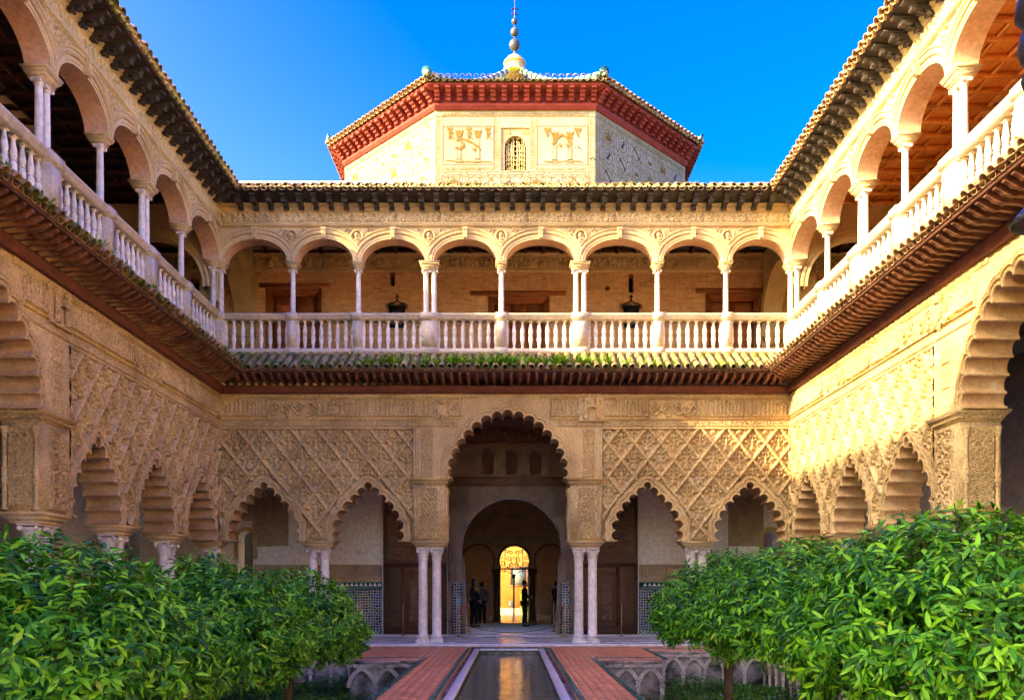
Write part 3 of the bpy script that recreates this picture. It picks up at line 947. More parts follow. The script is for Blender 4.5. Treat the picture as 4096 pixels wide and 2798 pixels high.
def medallion():
    m = MB()
    t = [(.16*math.cos(2*PI*k/20), .03, .16*math.sin(2*PI*k/20)) for k in range(21)]
    m.tube(t, .034, 7, False)
    for k in range(20):
        a = 2*PI*k/20
        m.ball((.16*math.cos(a), .055, .16*math.sin(a)), .022, 6, 4)
    m.ball((.01,.02,.03), .065, 9, 6, 1.25); m.ball((0,.01,-.09), .08, 9, 5, .6); m.ball((.06,.03,.02), .02, 6, 4); m.tube([(-.05,.03,.06), (-.07,.03,-.08)], .03, 6)
    return m.mesh('medallion', 'stone', 50)
ME_MEDAL = medallion()
def keystone():
    m = MB()
    m.prism([(-.055,-.02),(.055,-.02),(.075,.30),(-.075,.30)], -.02, .06)
    m.tube([(-.05,.07,.03), (.05,.07,.03)], .035, 8); m.tube([(-.06,.075,.24), (.06,.075,.24)], .035, 8)
    for x in (-.035, 0, .035): m.tube([(x,.065,.05), (x,.085,.13), (x,.075,.22)], .014, 5)
    return m.mesh('keystone', 'stone', 35)
ME_KEY = keystone()

def eave(wing, name, ua, ub, m0, m1, P, zf, zb, rows, mat_i, skip=None):
    """tile eave on one wing: cover tiles in rows, pan tiles along the edge"""
    e = empty(name, parent=wing)
    sl = math.atan2(zb-zf, P)
    n = int((ub-ua)/TP)
    off = ((ub-ua)-n*TP)/2
    rest = MB()
    for k in range(n+1):
        u = ua+off+k*TP
        d0 = (u-ua) if m0 else 9; d1 = (ub-u) if m1 else 9
        lim = min(d0, d1)
        for r in range(rows):
            wr = P-(r+1)*.335*math.cos(sl)
            if wr+.33 > lim+.10: continue
            z = zf+(P-wr)*math.tan(sl)
            j = random.uniform(-.012, .012)
            inst(ME_TC[mat_i], 'roof_tile', e, (u+j, wr+random.uniform(-.012,.012), z+.055+random.uniform(-.006,.008)), rot=(-sl+random.uniform(-.02,.02), random.uniform(-.05,.05), random.uniform(-.03,.03)))
        if P > lim+.1: continue
        wr = P-.30
        inst(ME_TP[mat_i], 'roof_tile', e, (u+TP/2, wr, zf+.30*math.tan(sl)+.045+random.uniform(-.006,.006)), rot=(-sl, random.uniform(-.06,.06), random.uniform(-.03,.03)))
    return e, sl

def weeds(parent, name, pts, mat, h=.12, n=14, lw=.012, seed=1):
    """little tufts growing between the tiles"""
    rng = np.random.default_rng(seed)
    V = []; Q = []; c = 0
    for (x, y, z, s) in pts:
        for i in range(int(n*s)):
            a = rng.uniform(0, 2*PI); t = rng.uniform(.15, 1.0)
            d = np.array([math.cos(a)*t, math.sin(a)*t, rng.uniform(.5, 1.3)]); d /= np.linalg.norm(d)
            ln = h*s*rng.uniform(.4, 1.2); w = lw*rng.uniform(.6, 1.4)
            b = np.array([x, y, z])+np.array([rng.normal(0,.02), rng.normal(0,.02), 0])
            sd = np.array([-math.sin(a), math.cos(a), 0])*w
            mid = b+d*ln*.6; tip = b+d*ln+np.array([0,0,-.15*ln])
            V += [b, mid-sd, tip, mid+sd]; Q.append((c, c+1, c+2, c+3)); c += 4
    o = inst(quadmesh(name, np.array(V), np.array(Q), mat), name, parent)
    o['kind'] = 'stuff'
    return o

U_SPR, U_RISE = 10.19, .58
RING = [(0,-.0),(0,.03),(.05,.03),(.055,.045),(.10,.045),(.105,.03),(.13,.03),(.14,.07),(.19,.075),(.20,.055),(.23,.06),(.245,.09),(.275,.095),(.29,0)]
def upper_arch(wing, u0, u1):
    uc = (u0+u1)/2; hp = (u1-u0)/2-.001; a = hp-.115; b = U_RISE
    def curve(d, n=28):
        A, B = a+d, b+d
        t0 = math.acos(min(1, hp/A)) if A > hp else 0
        return [(uc+A*math.cos(t), U_SPR+B*math.sin(t)) for t in np.linspace(PI-t0, t0, n+1)]
    m = MB()
    n = 28
    U = np.linspace(uc-hp, uc+hp, n+1)
    A, B = a+.275, b+.275
    zo = [U_SPR+B*math.sqrt(max(0, 1-((u-uc)/A)**2)) for u in U]
    m.strip([(u, 0, z) for u, z in zip(U, zo)], [(u, 0, 11.10) for u in U])
    # back
    C0 = curve(0)
    m.strip([(u, -.42, z) for u, z in C0], [(min(max(u, uc-hp), uc+hp), -.42, 11.7) for u, z in C0])
    for s in (-1, 1):
        m.add([(uc+s*hp, -.42, U_SPR), (uc+s*a, -.42, U_SPR), (uc+s*a, -.42, 11.7), (uc+s*hp, -.42, 11.7)], [(0,1,2,3)])
        m.add([(uc+s*hp, -.42, U_SPR), (uc+s*a, -.42, U_SPR), (uc+s*a, .03, U_SPR), (uc+s*hp, .03, U_SPR)], [(0,1,2,3)])
    o = m.build('upper_arch_bay', 'stone', wing)
    av = MB(); prev = None
    for d, w in RING:
        C = [(x, w, z) for x, z in curve(d)]
        if prev: av.strip(prev, C)
        prev = C
    # bead row
    cb = curve(.165, 60)
    for (x, z) in cb[2:-2]: av.ball((x, .078, z), .013, 5, 3)
    av.build('archivolt', 'stone', o, 35)
    it = MB(); it.strip([(x, .0, z) for x, z in C0], [(x, -.42, z) for x, z in C0])
    it.build('intrados', 'stone_pink', o, True)
    inst(ME_KEY, 'keystone', o, (uc, .05, U_SPR+U_RISE-.01))
def upper_column(wing, u, w, ped_w):
    c = empty('column', (u, w, 0), parent=wing)
    inst(ME_USHAFT, 'shaft', c, (0,0,8.80)); inst(ME_UCAP, 'capital', c, (0,0,9.90))
    return c
def impost(wing, u0, u1, w0=-.36, w1=-.02):
    m = MB(); slab_stack(m, u0, u1, w0, w1, [(10.01,10.03,-.03,-.03),(10.03,10.09,-.03,.015),(10.09,10.105,.02,.02),(10.105,10.15,.025,.03),(10.15,10.165,.035,.06),(10.165,10.188,.06,.06)])
    n = int((u1-u0+.06)/.032)
    for k in range(n): m.box((u0-.03+k*.032, w1+.024, 10.11), (u0-.03+k*.032+.018, w1+.045, 10.145))
    m.build('impost', 'stone', wing)
def balustrade(wing, ua, ub, m0, m1, posts, nb=7):
    b = empty('balustrade', parent=wing)
    m = MB()
    m.mould([(-.32,7.70),(.055,7.70),(.055,7.72),(.075,7.73),(.075,7.80),(.06,7.83),(.04,7.85),(-.32,7.85)], ua, ub, m0, m1, closed=True)
    m.build('plinth', 'marble_rail', b)
    m = MB()
    m.mould([(-.30,8.63),(-.01,8.63),(.0,8.655),(.02,8.67),(.02,8.70),(.045,8.72),(.055,8.76),(.055,8.785),(.03,8.795),(-.30,8.795)], ua, ub, m0, m1, closed=True)
    m.build('handrail', 'marble_rail', b)
    for u, hw in posts:
        m = MB()
        m.box((u-hw, -.31, 7.85), (u+hw, .035, 8.63))
        m.box((u-hw+.035, .034, 7.92), (u+hw-.035, .05, 8.58))
        slab_stack(m, u-hw, u+hw, -.30, .035, [(7.70,7.86,.045,.045),(7.86,7.89,.045,.0),(8.60,8.635,0,.03),(8.635,8.80,.045,.045),(8.80,8.812,.03,.02)])
        m.build('pedestal', 'marble_rail', b)
    for (u0, h0), (u1, h1) in zip(posts[:-1], posts[1:]):
        a, c = u0+h0, u1-h1
        n = max(2, round((c-a)/.235))
        for k in range(n+1):
            if k in (0, n):
                uu = a+.03 if k == 0 else c-.03
                if n > 9: continue
            else: uu = a+(c-a)*k/n
            inst(ME_BALUSTER, 'baluster', b, (uu, -.13, 7.852), rz=random.uniform(-.1,.1))
def wing_common(wing, ua, ub, m0, m1, smalls, bigs, upper_cols, ue0, ue1):
    """ua..ub wall extent; smalls/bigs lower bays (u0,u1,uc); upper_cols [(u,double)] arch supports"""
    # lower wall
    archs = {}
    for (u0, u1, uc) in smalls: archs[uc] = bay(wing, u0, u1, uc, False)[1]
    for (u0, u1, uc) in bigs: bay(wing, u0, u1, uc, True)
    return archs
def frieze_run(wing, u0, u1, m0=0, m1=0, emblems=()):
    """inscription friezes above a lattice panel"""
    f = MB()
    f.mould([(-.16,5.70),(.01,5.70),(.03,5.72),(.03,5.745),(.012,5.765),(.0,5.765),(.0,5.935),(.014,5.937),(.014,5.952),(.0,5.955),(.0,6.525),(.02,6.53),(.02,6.65),(-.05,6.65)], u0, u1, m0, m1)
    z = u0
    o = f.build('frieze', 'carved', wing)
    # zigzag chips
    zg = MB(); n = int((u1-u0)/.13)
    for k in range(n):
        a = u0+(k+.5)*(u1-u0)/n
        zg.prism([(a-.055,6.55),(a,6.63),(a+.055,6.55),(a,6.575)], .018, .03)
    zg.build('zigzag_band', 'carved', o)
    n = max(1, round((u1-u0)/1.25)); s = (u1-u0)/(n*1.25)
    for k in range(n):
        u = u0+k*(u1-u0)/n
        me = ME_KUFIC[k % 2] if (k+n) % 3 else ME_VINEP[0]
        inst(me, 'frieze_panel', o, (u, .002, 5.958), scale=(s, 1, 1))
        inst(ME_SMALLK[k % 2], 'inscription', o, (u, .002, 5.775), scale=(s, 1, 1))
    return o
def lower_eave(wing, ua, ub, m0, m1, raf_a, raf_b, rows, mat_i):
    m = MB()
    m.mould([(-.05,6.65),(.09,6.65),(.10,6.67),(.13,6.69),(.13,6.78),(.15,6.80),(.15,6.84),(-.05,6.84)], ua, ub, m0, m1)
    m.build('wall_beam', 'wood_red2', wing)
    m = MB()
    m.mould([(-.05,6.962),(.80,7.072),(.81,7.085),(.81,7.105),(-.05,7.6)], ua, ub, m0, m1)
    m.build('eave_boarding', 'wood_red', wing)
    m = MB()
    m.mould([(.755,7.02),(.785,7.02),(.785,7.07),(.755,7.065)], ua, ub, m0, m1, closed=True)
    m.build('eave_batten', 'wood_brown', wing)
    e, sl = eave(wing, 'tiled_eave', ua, ub, m0, m1, .86, 7.10, 7.66, rows, mat_i)
    m = MB()
    m.mould([(.84,7.11),(.02,7.66),(.02,7.72)], ua, ub, m0, m1)
    sh = m.build('mortar_bed', 'roof_tile_moss', e)
    r = empty('rafters', parent=wing)
    n = int((raf_b-raf_a)/.222)
    for k in range(n+1):
        u = raf_a+.11+k*.222
        lim = min((u-ua) if m0 else 9, (ub-u) if m1 else 9)
        if lim < .12: continue
        s = min(1, lim/.78)
        inst(ME_RAFTER, 'rafter', r, (u, .0, (1-s)*6.86*0), scale=(1, s, 1))
def upper_eave(wing, ua, ub, m0, m1, rows, mat_i, br_off=.2):
    m = MB()
    m.mould([(-.03,11.08),(.02,11.08),(.03,11.10),(.05,11.105),(.05,11.13),(.075,11.15),(.085,11.185),(.0,11.20),(.0,11.485),(.02,11.49),(.02,11.51),(.045,11.53),(.045,11.56),(.075,11.575),(.075,11.61),(.11,11.64),(.13,11.665),(.13,11.69),(-.05,11.69)], ua, ub, m0, m1)
    ent = m.build('entablature', 'stone', wing)
    b = MB()
    n = int((ub-ua-.2)/.05)
    for k in range(n):
        u = ua+.1+k*.05
        b.box((u, .048, 11.108), (u+.028, .066, 11.128)); b.box((u, .072, 11.578), (u+.028, .092, 11.607))
    b.build('dentils', 'stone', ent)['kind'] = 'stuff'
    n = max(1, round((ub-ua-.02)/1.2)); s = (ub-ua-.02)/(1.2*n)
    for k in range(n): inst(ME_UFIG[k % 2], 'frieze_panel', ent, (ua+.01+k*1.2*s, .002, 11.203), scale=(s, 1, 1))
    m = MB()
    m.mould([(.0,11.69),(.10,11.70),(.60,11.79),(.625,11.79),(.625,11.83),(-.05,11.9)], ua, ub, m0, m1)
    m.build('eave_boarding', 'wood_dark', wing)
    br = empty('brackets', parent=wing)
    n = int((ub-ua)/.4)
    for k in range(n+1):
        u = ua+br_off+k*.4
        lim = min((u-ua) if m0 else 9, (ub-u) if m1 else 9)
        if lim < .3: continue
        inst(ME_BRACKET, 'bracket', br, (u, 0, 0), scale=(1, min(1, lim/.6), 1))
    e, sl = eave(wing, 'upper_tiled_eave', ua, ub, m0, m1, .70, 11.80, 12.15, rows, mat_i)
    m = MB()
    m.mould([(.68,11.83),(-3.0,13.68),(-3.05,13.68),(-6.4,12.2)], ua, ub, m0, m1)
    m.build('roof_slope', 'roof_sheet', wing)
    if wing is not end: return
    m = MB()
    m.mould([(-2.88,13.63),(-2.9,13.72),(-3.1,13.74),(-3.14,13.63)], 3.4, ub, 0, m1)
    m.build('ridge', 'white_glaze', wing)
def upper_gallery(wing, cols, ua, ub, m0, m1, ceil='wood_bounce_orange'):
    for (u0, d0), (u1, d1) in zip(cols[:-1], cols[1:]): upper_arch(wing, u0, u1)
    posts = []
    for i, (u, dbl) in enumerate(cols):
        if dbl:
            for s in (-1, 1): upper_column(wing, u+s*.11, -.18, .2)
            impost(wing, u-.21, u+.21); posts.append((u, .20))
        else:
            upper_column(wing, u, -.18, .2); impost(wing, u-.10, u+.10); posts.append((u, .115))
        if 0 < i < len(cols)-1:
            inst(ME_MEDAL, 'medallion', wing, (u, .0, 10.83), scale=(.95,1.5,.95))
            for s in (-1, 1): inst(ME_USCROLL, 'spandrel_scroll', wing, (u-.23+s*.30, .001, 10.86), scale=(.62,1,.9))
            inst(ME_USCROLL, 'spandrel_scroll', wing, (u+.04, .001, 10.52), rot=(0, -PI/2, 0), scale=(.35,1,.33))
    balustrade(wing, ua, ub, m0, m1, posts)
def gallery_shell(wing, ua, ub, e0, e1, back_u, back_l, ceil_u, ceil_l, depth_u=3.4, depth_l=4.1):
    """floors, back walls and ceilings behind the arcades (ua..ub along u)"""
    m = MB(); m.box((ua, -depth_u, 7.60), (ub, -.02, 7.70)); m.build('upper_floor', 'stone', wing)
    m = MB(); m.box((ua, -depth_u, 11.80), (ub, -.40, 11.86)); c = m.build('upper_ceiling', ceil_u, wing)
    nb = int((ub-ua)/.55)
    for k in range(nb+1):
        b = MB(); u = ua+k*(ub-ua)/nb
        b.box((u-.05, -depth_u, 11.70), (u+.05, -.42, 11.81)); b.build('ceiling_beam', ceil_u, c)
    for k in range(6):
        b = MB(); w = -.55-k*.55
        b.box((ua, w-.04, 11.72), (ub, w+.04, 11.808)); b.build('ceiling_beam', ceil_u, c)
    if back_u:
        m = MB(); m.box((ua, -depth_u-.3, 7.6), (ub, -depth_u, 11.9)); m.build('upper_back_wall', back_u, wing)
    m = MB(); m.box((ua, -depth_l, 6.80), (ub, -.60, 6.90)); m.build('gallery_ceiling', ceil_l, wing)
    if back_l:
        m = MB(); m.box((ua, -depth_l-.3, -.1), (ub, -depth_l, 7.0)); m.build('gallery_back_wall', back_l, wing)

# ------------------------------------------------------------------ the three wings
WL, WR = 7.67, 7.53
LW = 12.7
# end wing, facing the camera (local u = -X, w = -Y)
end = empty('palace_wing', (0,0,0), PI)
tag(end, 'end wing facing the pool with central scalloped arch and balustraded gallery above', 'building')
far_u0, far_u1 = -WR, WL
sm = [(-WR,-5.1,-6.46),(-5.1,-2.5,-3.72),(2.5,5.1,3.72),(5.1,WL,6.5)]
A_far = {}
for s_ in sm: A_far[s_[2]] = bay(end, *s_, False)[1]
bay(end, -2.5, 2.5, 0, True)
lattice(end, -WR, -2.52, -2.5-.53, .70, [A_far[-6.46], A_far[-3.72]], 0)
lattice(end, 2.52, WL, 2.5+.53, .705, [A_far[6.5], A_far[3.72]], 0)
for (a, b, c0, c1) in ((-WR, -2.5, 1, 0), (2.5, WL, 0, -1)):
    frieze_run(end, a, b, c0, c1)
    m = MB()
    fe = -2.5 if a < 0 else 2.5
    m.box((fe-.02, -.16, ZS), (fe+.02, .035, 5.74)); m.build('frame_moulding', 'carved', end)
def big_trim(wing, uc):
    f = empty('great_arch_ornament', parent=wing)
    for s in (-1, 1):
        a = uc+s*1.83
        inst(ME_KUFIC[0], 'frieze_panel', f, (a-.625 if s > 0 else a-.625, .002, 5.958), scale=(1.06, 1, 1))
        inst(ME_SMALLK[0], 'inscription', f, (uc+1.32 if s > 0 else uc-2.48, .002, 5.775), scale=(.93, 1, 1))
        for k in range(3):
            inst(ME_SIDEP, 'carved_panel', f, (uc+(2.0 if s > 0 else -2.30), .002, 4.44+k*.43), scale=(1, 1, 1.05))
        inst(ME_STRIP, 'inscription', f, (uc+(2.335 if s > 0 else -2.465), .002, 4.44), scale=(1, 1, 1.04))
        m = MB(); m.mould([(.0,6.525),(.02,6.53),(.02,6.65)], min(uc+s*2.5, uc+s*.85), max(uc+s*2.5, uc+s*.85)); m.build('border', 'carved', f)
big_trim(end, 0)
pilaster(end, -2.5, -1.68, 1); pilaster(end, 1.68, 2.5, -1)
for u in (-2.1, 2.1):
    for s in (-1, 1): column(end, u+s*.185, -.25)
for u in (-5.1, 5.1):
    abacus(end, u-.39, u+.39)
    for s in (-1, 1): column(end, u+s*.16, -.30)
for u, me, nm in ((4.62, ME_CASTLE, 'castle_emblem'), (1.74, ME_CROWN, 'crowned_eagle_shield'), (-2.23, ME_PILLARS, 'pillars_and_banner_emblem'), (-4.74, ME_SHIELD, 'heraldic_shield')):
    inst(me, nm, end, (u, .01, 6.25))
lower_eave(end, -WR, WL, 1, -1, -WR, WL, 3, 0)
cols_far = [(-7.60,0),(-5.86,0),(-4.02,0),(-1.94,1),(.17,0),(2.09,1),(4.01,0),(5.77,0),(7.70,0)]
upper_gallery(end, cols_far, -WR, WL, 1, -1)
upper_eave(end, -WR, WL, 1, -1, 1, 1)
gallery_shell(end, -11.2, 11.3, 0, 0, None, None, 'wood_brown', 'wood_brown')

# side wings
def side_wing(root, sg, L):
    """sg=+1: u runs 0..L (left wing), sg=-1: u runs -L..0 (right wing)"""
    f = lambda a, b: (a, b) if sg > 0 else (-b, -a)
    arch = []
    for a, b, c in ((0, 2.74, 1.40), (2.74, 5.40, 4.08), (5.40, 7.78, 6.70)):
        u0, u1 = f(a, b); arch.append(bay(root, u0, u1, sg*c, False)[1])
    u0, u1 = f(7.74, 12.72); bay(root, u0, u1, sg*10.23, True)
    a, b = f(0, 7.74)
    lattice(root, a, b, sg*(7.74-.53), .705, arch, 0)
    frieze_run(root, a, b, 1 if sg > 0 else 0, -1 if sg < 0 else 0)
    big_trim(root, sg*10.23)
    m = MB(); m.box((sg*7.74-.025, -.16, ZS), (sg*7.74+.025, .035, 5.74)); m.build('frame_moulding', 'carved', root)
    a, b = f(7.74, 8.55); pilaster(root, a, b, sg)
    a, b = f(11.91, 12.72); pilaster(root, a, b, -sg)
    for c in (8.15, 12.3):
        for s in (-1, 1): column(root, sg*c+s*.185, -.28)
    for c in (2.74, 5.40):
        abacus(root, sg*c-.39, sg*c+.39)
        for s in (-1, 1): column(root, sg*c+s*.16, -.30)
    # corner support
    a, b = f(-.55, .12); abacus(root, a, b, -.62, -.03)
    column(root, sg*-.05, -.22); column(root, sg*-.40, -.42)
    ua, ub = f(0, LW); m0, m1 = (1, 0) if sg > 0 else (0, -1)
    lower_eave(root, ua, ub, m0, m1, ua, ub, 2, 0 if sg > 0 else 1)
    cs = [(0.02,0),(2.2,0),(4.25,1),(6.2,0),(8.2,1),(10.2,0),(12.3,1)]
    cs = [(sg*u, d) for u, d in cs]
    if sg < 0: cs = cs[::-1]
    upper_gallery(root, cs, ua, ub, m0, m1)
    upper_eave(root, ua, ub, m0, m1, 1, 0 if sg > 0 else 1)
    a, b = f(0, L)
    gallery_shell(root, a, b, 0, 0, 'brick_wall', 'white_wall', 'wood_bounce_orange' if sg < 0 else 'wood_brown', 'wood_brown')  # right upper ceiling carries its bounce light in the colour, left stays dark
    # plain continuation of the wing toward the near end of the court
    a, b = f(LW+.05, L)
    m = MB(); m.box((a, -.66, 0), (b, 0, 6.8)); m.box((a, -.42, 7.0), (b, 0, 11.9)); m.box((a, -3.4, 7), (b, .8, 7.3)); m.box((a, -3.4, 11.6), (b, .62, 12.0))
    m.build('near_end_wall', 'stone', root)
left = empty('palace_wing', (-WL, 0, 0), -PI/2)
tag(left, 'shaded left wing with scalloped arches, diamond lattice, tiled eave and upper arcade', 'building')
side_wing(left, 1, 25.0)
right = empty('palace_wing', (WR, 0, 0), PI/2)
tag(right, 'sunlit right wing with scalloped arches, red rafters and bounce-lit orange coffered upper ceiling', 'building')
side_wing(right, -1, 24.0)
for root, sg, items in ((left, 1, ((8.08, ME_PILLARS, 'pillars_and_banner_emblem'), (5.13, ME_SHIELD, 'heraldic_shield'), (2.5, ME_CASTLE, 'castle_emblem'))),
                        (right, -1, ((7.95, ME_CROWN, 'crowned_eagle_shield'), (5.07, ME_SHIELD, 'heraldic_shield'), (2.4, ME_CASTLE, 'castle_emblem')))):
    for u, me, nm in items: inst(me, nm, root, (sg*u, .01, 6.25))
# ------------------------------------------------------------------ behind the end arcade
def arc_pts(cx, cz, r, a0, a1, n=20):
    return [(cx+r*math.cos(a0+(a1-a0)*k/n), cz+r*math.sin(a0+(a1-a0)*k/n)) for k in range(n+1)]
def rect(a, b, c, d):
    return [(a, c), (b, c), (b, d), (a, d)]
def ring(mb, inner, outer, w0, w1):
    """frame between two open outlines of equal length"""
    I = [(x, w1, z) for x, z in inner]; O = [(x, w1, z) for x, z in outer]
    mb.strip(O, I); mb.strip(I, [(x, w0, z) for x, z in inner]); mb.strip([(x, w0, z) for x, z in outer], O)
BW = -4.10
PC, PR, PZ = -.10, 1.58, 2.76           # portal arch (u), radius, centre height
portal = [(PC-1.42, 0.0)]+arc_pts(PC, PZ, PR, PI*1.1, -PI*.1, 28)+[(PC+1.42, 0.0)]
wins = []
for x in (-.85, .06-.16, .65):
    wins.append([(x-.19, 5.05)]+arc_pts(x, 5.68, .19, PI, 0, 10)+[(x+.19, 5.05)])
doors_l = [(8.05, 0), (8.05, 3.0)]+arc_pts(8.27, 3.05, .24, PI, 0, 10)+[(8.51, 3.0), (8.51, 0)]
doors_r = [(-u, z) for u, z in doors_l]
m = MB()
m.holed([(-11.8,-.1),(11.8,-.1),(11.8,7.0),(-11.8,7.0)], [portal]+wins+[doors_l, doors_r], BW, BW-.6)
bw = m.build('gallery_back_wall', 'white_wall', end)
# portal surround
pf = MB()
pf.holed([(PC-2.0,0.0),(PC+2.0,0.0),(PC+2.0,4.68),(PC-2.0,4.68)], [[(x, max(z, .005)) for x, z in portal]], BW+.07, BW)
pf.mould([(BW,-.0),(BW+.07,0)], PC-2, PC+2)
for s in (-1, 1): pf.add([(PC+s*2,BW,0),(PC+s*2,BW+.07,0),(PC+s*2,BW+.07,4.68),(PC+s*2,BW,4.68)], [(0,1,2,3)])
po = pf.build('portal', 'carved_brown', end)
av = MB()
for r0, r1, w in ((1.58,1.66,.10),(1.70,1.76,.09),(1.80,1.84,.085)):
    ring(av, arc_pts(PC, PZ, r0, PI*1.08, -PI*.08, 40), arc_pts(PC, PZ, r1, PI*1.08, -PI*.08, 40), BW+.05, BW+w)
for k in range(50):
    a = PI*1.08-(PI*1.16)*k/49
    av.ball((PC+1.57*math.cos(a), BW+.06, PZ+1.57*math.sin(a)), .035, 5, 4)
av.build('archivolt', 'carved_brown', po, 35)
sp = relief_mesh('carved_panel', .95, 1.5, st_strap, .05, .0165, 'carved_brown', .02, 21, p=.24, k=.016)
for k in range(2): inst(sp, 'carved_panel', po, (PC-1.97+k*3.30, BW+.072, 3.72), scale=(.68,1.2,.62))
jp = relief_mesh('carved_panel', .26, 1.0, st_mirror_vine, .05, .0125, 'carved_brown', .02, 33, k=.013)
for k in range(2):
    for z in (1.70, 2.70): inst(jp, 'carved_panel', po, (PC-1.985+k*3.71, BW+.072, z), scale=(1, 1, .98))
for s in (-1, 1):
    d = MB(); d.box((PC+s*1.71-.15, BW+.02, 0.0), (PC+s*1.71+.15, BW+.09, 1.66)); t = d.build('tile_dado', 'azulejo', po)
    d = MB()
    d.box((PC+s*1.71-.165, BW+.02, 0.0), (PC+s*1.71-.145, BW+.10, 1.67)); d.box((PC+s*1.71+.145, BW+.02, 0.0), (PC+s*1.71+.165, BW+.10, 1.67))
    d.build('tile_border', 'green_glaze', po)
# timber and windows over the portal
m = MB(); m.box((PC-2.15, BW, 4.68), (PC+2.15, BW+.14, 4.98)); m.box((PC-2.15, BW+.13, 4.72), (PC+2.15, BW+.17, 4.76)); m.box((PC-2.15, BW+.13, 4.9), (PC+2.15, BW+.17, 4.95)); m.build('portal_beam', 'wood_portal', end)
m = MB(); m.holed(rect(PC-2.6, PC+2.6, 4.98, 6.0), [[(x, z) for x, z in w] for w in wins], BW+.05, BW, False); po2 = m.build('window_band', 'carved_brown', end)
for x in (-.85, -.10, .65):
    g = MB()
    for k in range(7): g.box((x-.19+k*.06, BW-.06, 5.05), (x-.19+k*.06+.02, BW-.03, 5.9))
    for k in range(14): g.box((x-.19, BW-.065, 5.06+k*.06), (x+.19, BW-.035, 5.08+k*.06))
    g.build('window_lattice', 'wood_portal', po2)
    ring_ = MB(); ring(ring_, [(x-.19,5.05)]+arc_pts(x,5.68,.19,PI,0,10)+[(x+.19,5.05)], [(x-.25,5.05)]+arc_pts(x,5.68,.25,PI,0,10)+[(x+.25,5.05)], BW, BW+.085)
    ring_.build('window_frame', 'carved_brown', po2, 35)
inst(relief_mesh('carved_panel', .34, .9, st_strap, .03, .0125, 'carved_brown', .02, 22, p=.11), 'carved_panel', po2, (PC-.58, BW+.052, 5.03))
inst(relief_mesh('carved_panel', .34, .9, st_strap, .03, .0125, 'carved_brown', .02, 23, p=.11), 'carved_panel', po2, (PC+.17, BW+.052, 5.03))
for a in (PC-1.75, PC+1.1): inst(relief_mesh('carved_panel', .6, .9, st_strap, .03, .0145, 'carved_brown', .02, 24, p=.15), 'carved_panel', po2, (a, BW+.052, 5.03))
m = MB()
m.mould([(BW,6.0),(BW+.12,6.02),(BW+.12,6.06),(BW+.06,6.08),(BW+.08,6.55),(BW+.2,6.62),(BW+.25,6.8)], -11.2, 11.2)
fz = m.build('wooden_frieze', 'wood_portal', end)
me_ = relief_mesh('frieze_scroll', 1.2, .44, st_vine, .06, .02, 'wood_portal', .0, 25, k=.03, pitch=.6)
for k in range(8): inst(me_, 'frieze_scroll', fz, (-4.8+k*1.2, BW+.085, 6.08))
# dado along the back wall: glazed star tiles with stepped merlons, carved band above
def dado(u0, u1):
    d = MB(); d.box((u0, BW+.001, 0), (u1, BW+.045, 1.50)); o = d.build('tile_dado', 'azulejo', end)
    d = MB(); d.box((u0, BW+.002, .001), (u1, BW+.055, .17)); d.build('tile_skirting', 'green_glaze', o)
    d = MB(); n = int((u1-u0)/.055)
    for k in range(n):
        for r in range(3):
            if (k+r) % 2: d.box((u0+k*.055, BW+.05, .02+r*.05), (u0+k*.055+.05, BW+.059, .065+r*.05))
    d.build('checker_tiles', 'white_glaze', o)
    d = MB(); d.box((u0, BW+.002, 1.44), (u1, BW+.056, 1.665)); d.build('tile_border', 'green_glaze', o)
    d = MB(); n = int((u1-u0)/.145)
    for k in range(n):
        a = u0+k*.145
        d.prism([(a+.01,1.54),(a+.135,1.54),(a+.09,1.635),(a+.055,1.635)], BW+.05, BW+.062)
    for k in range(int((u1-u0)/.04)): d.box((u0+k*.04, BW+.05, 1.455+.025*(k % 2)), (u0+k*.04+.03, BW+.06, 1.48+.025*(k % 2)))
    d.build('merlon_tiles', 'white_glaze', o)
    d = MB(); d.mould([(BW,1.67),(BW+.06,1.67),(BW+.06,1.72),(BW+.04,1.74),(BW+.04,2.14),(BW+.07,2.16),(BW+.07,2.22),(BW,2.22)], u0, u1)
    c = d.build('carved_band', 'carved_dark', end)
    n = max(1, round((u1-u0)/1.0)); s = (u1-u0)/n
    for k in range(n): inst(ME_DADO, 'frieze_panel', c, (u0+k*s, BW+.042, 1.75), scale=(s, 1, 1))
ME_DADO = relief_mesh('frieze_panel', 1.0, .38, st_kufic, .025, .014, 'carved_dark', .02, 26, k=.014)
dado(-8.0, -4.12); dado(3.98, 8.0); dado(-11.2, -8.55); dado(8.55, 11.2)
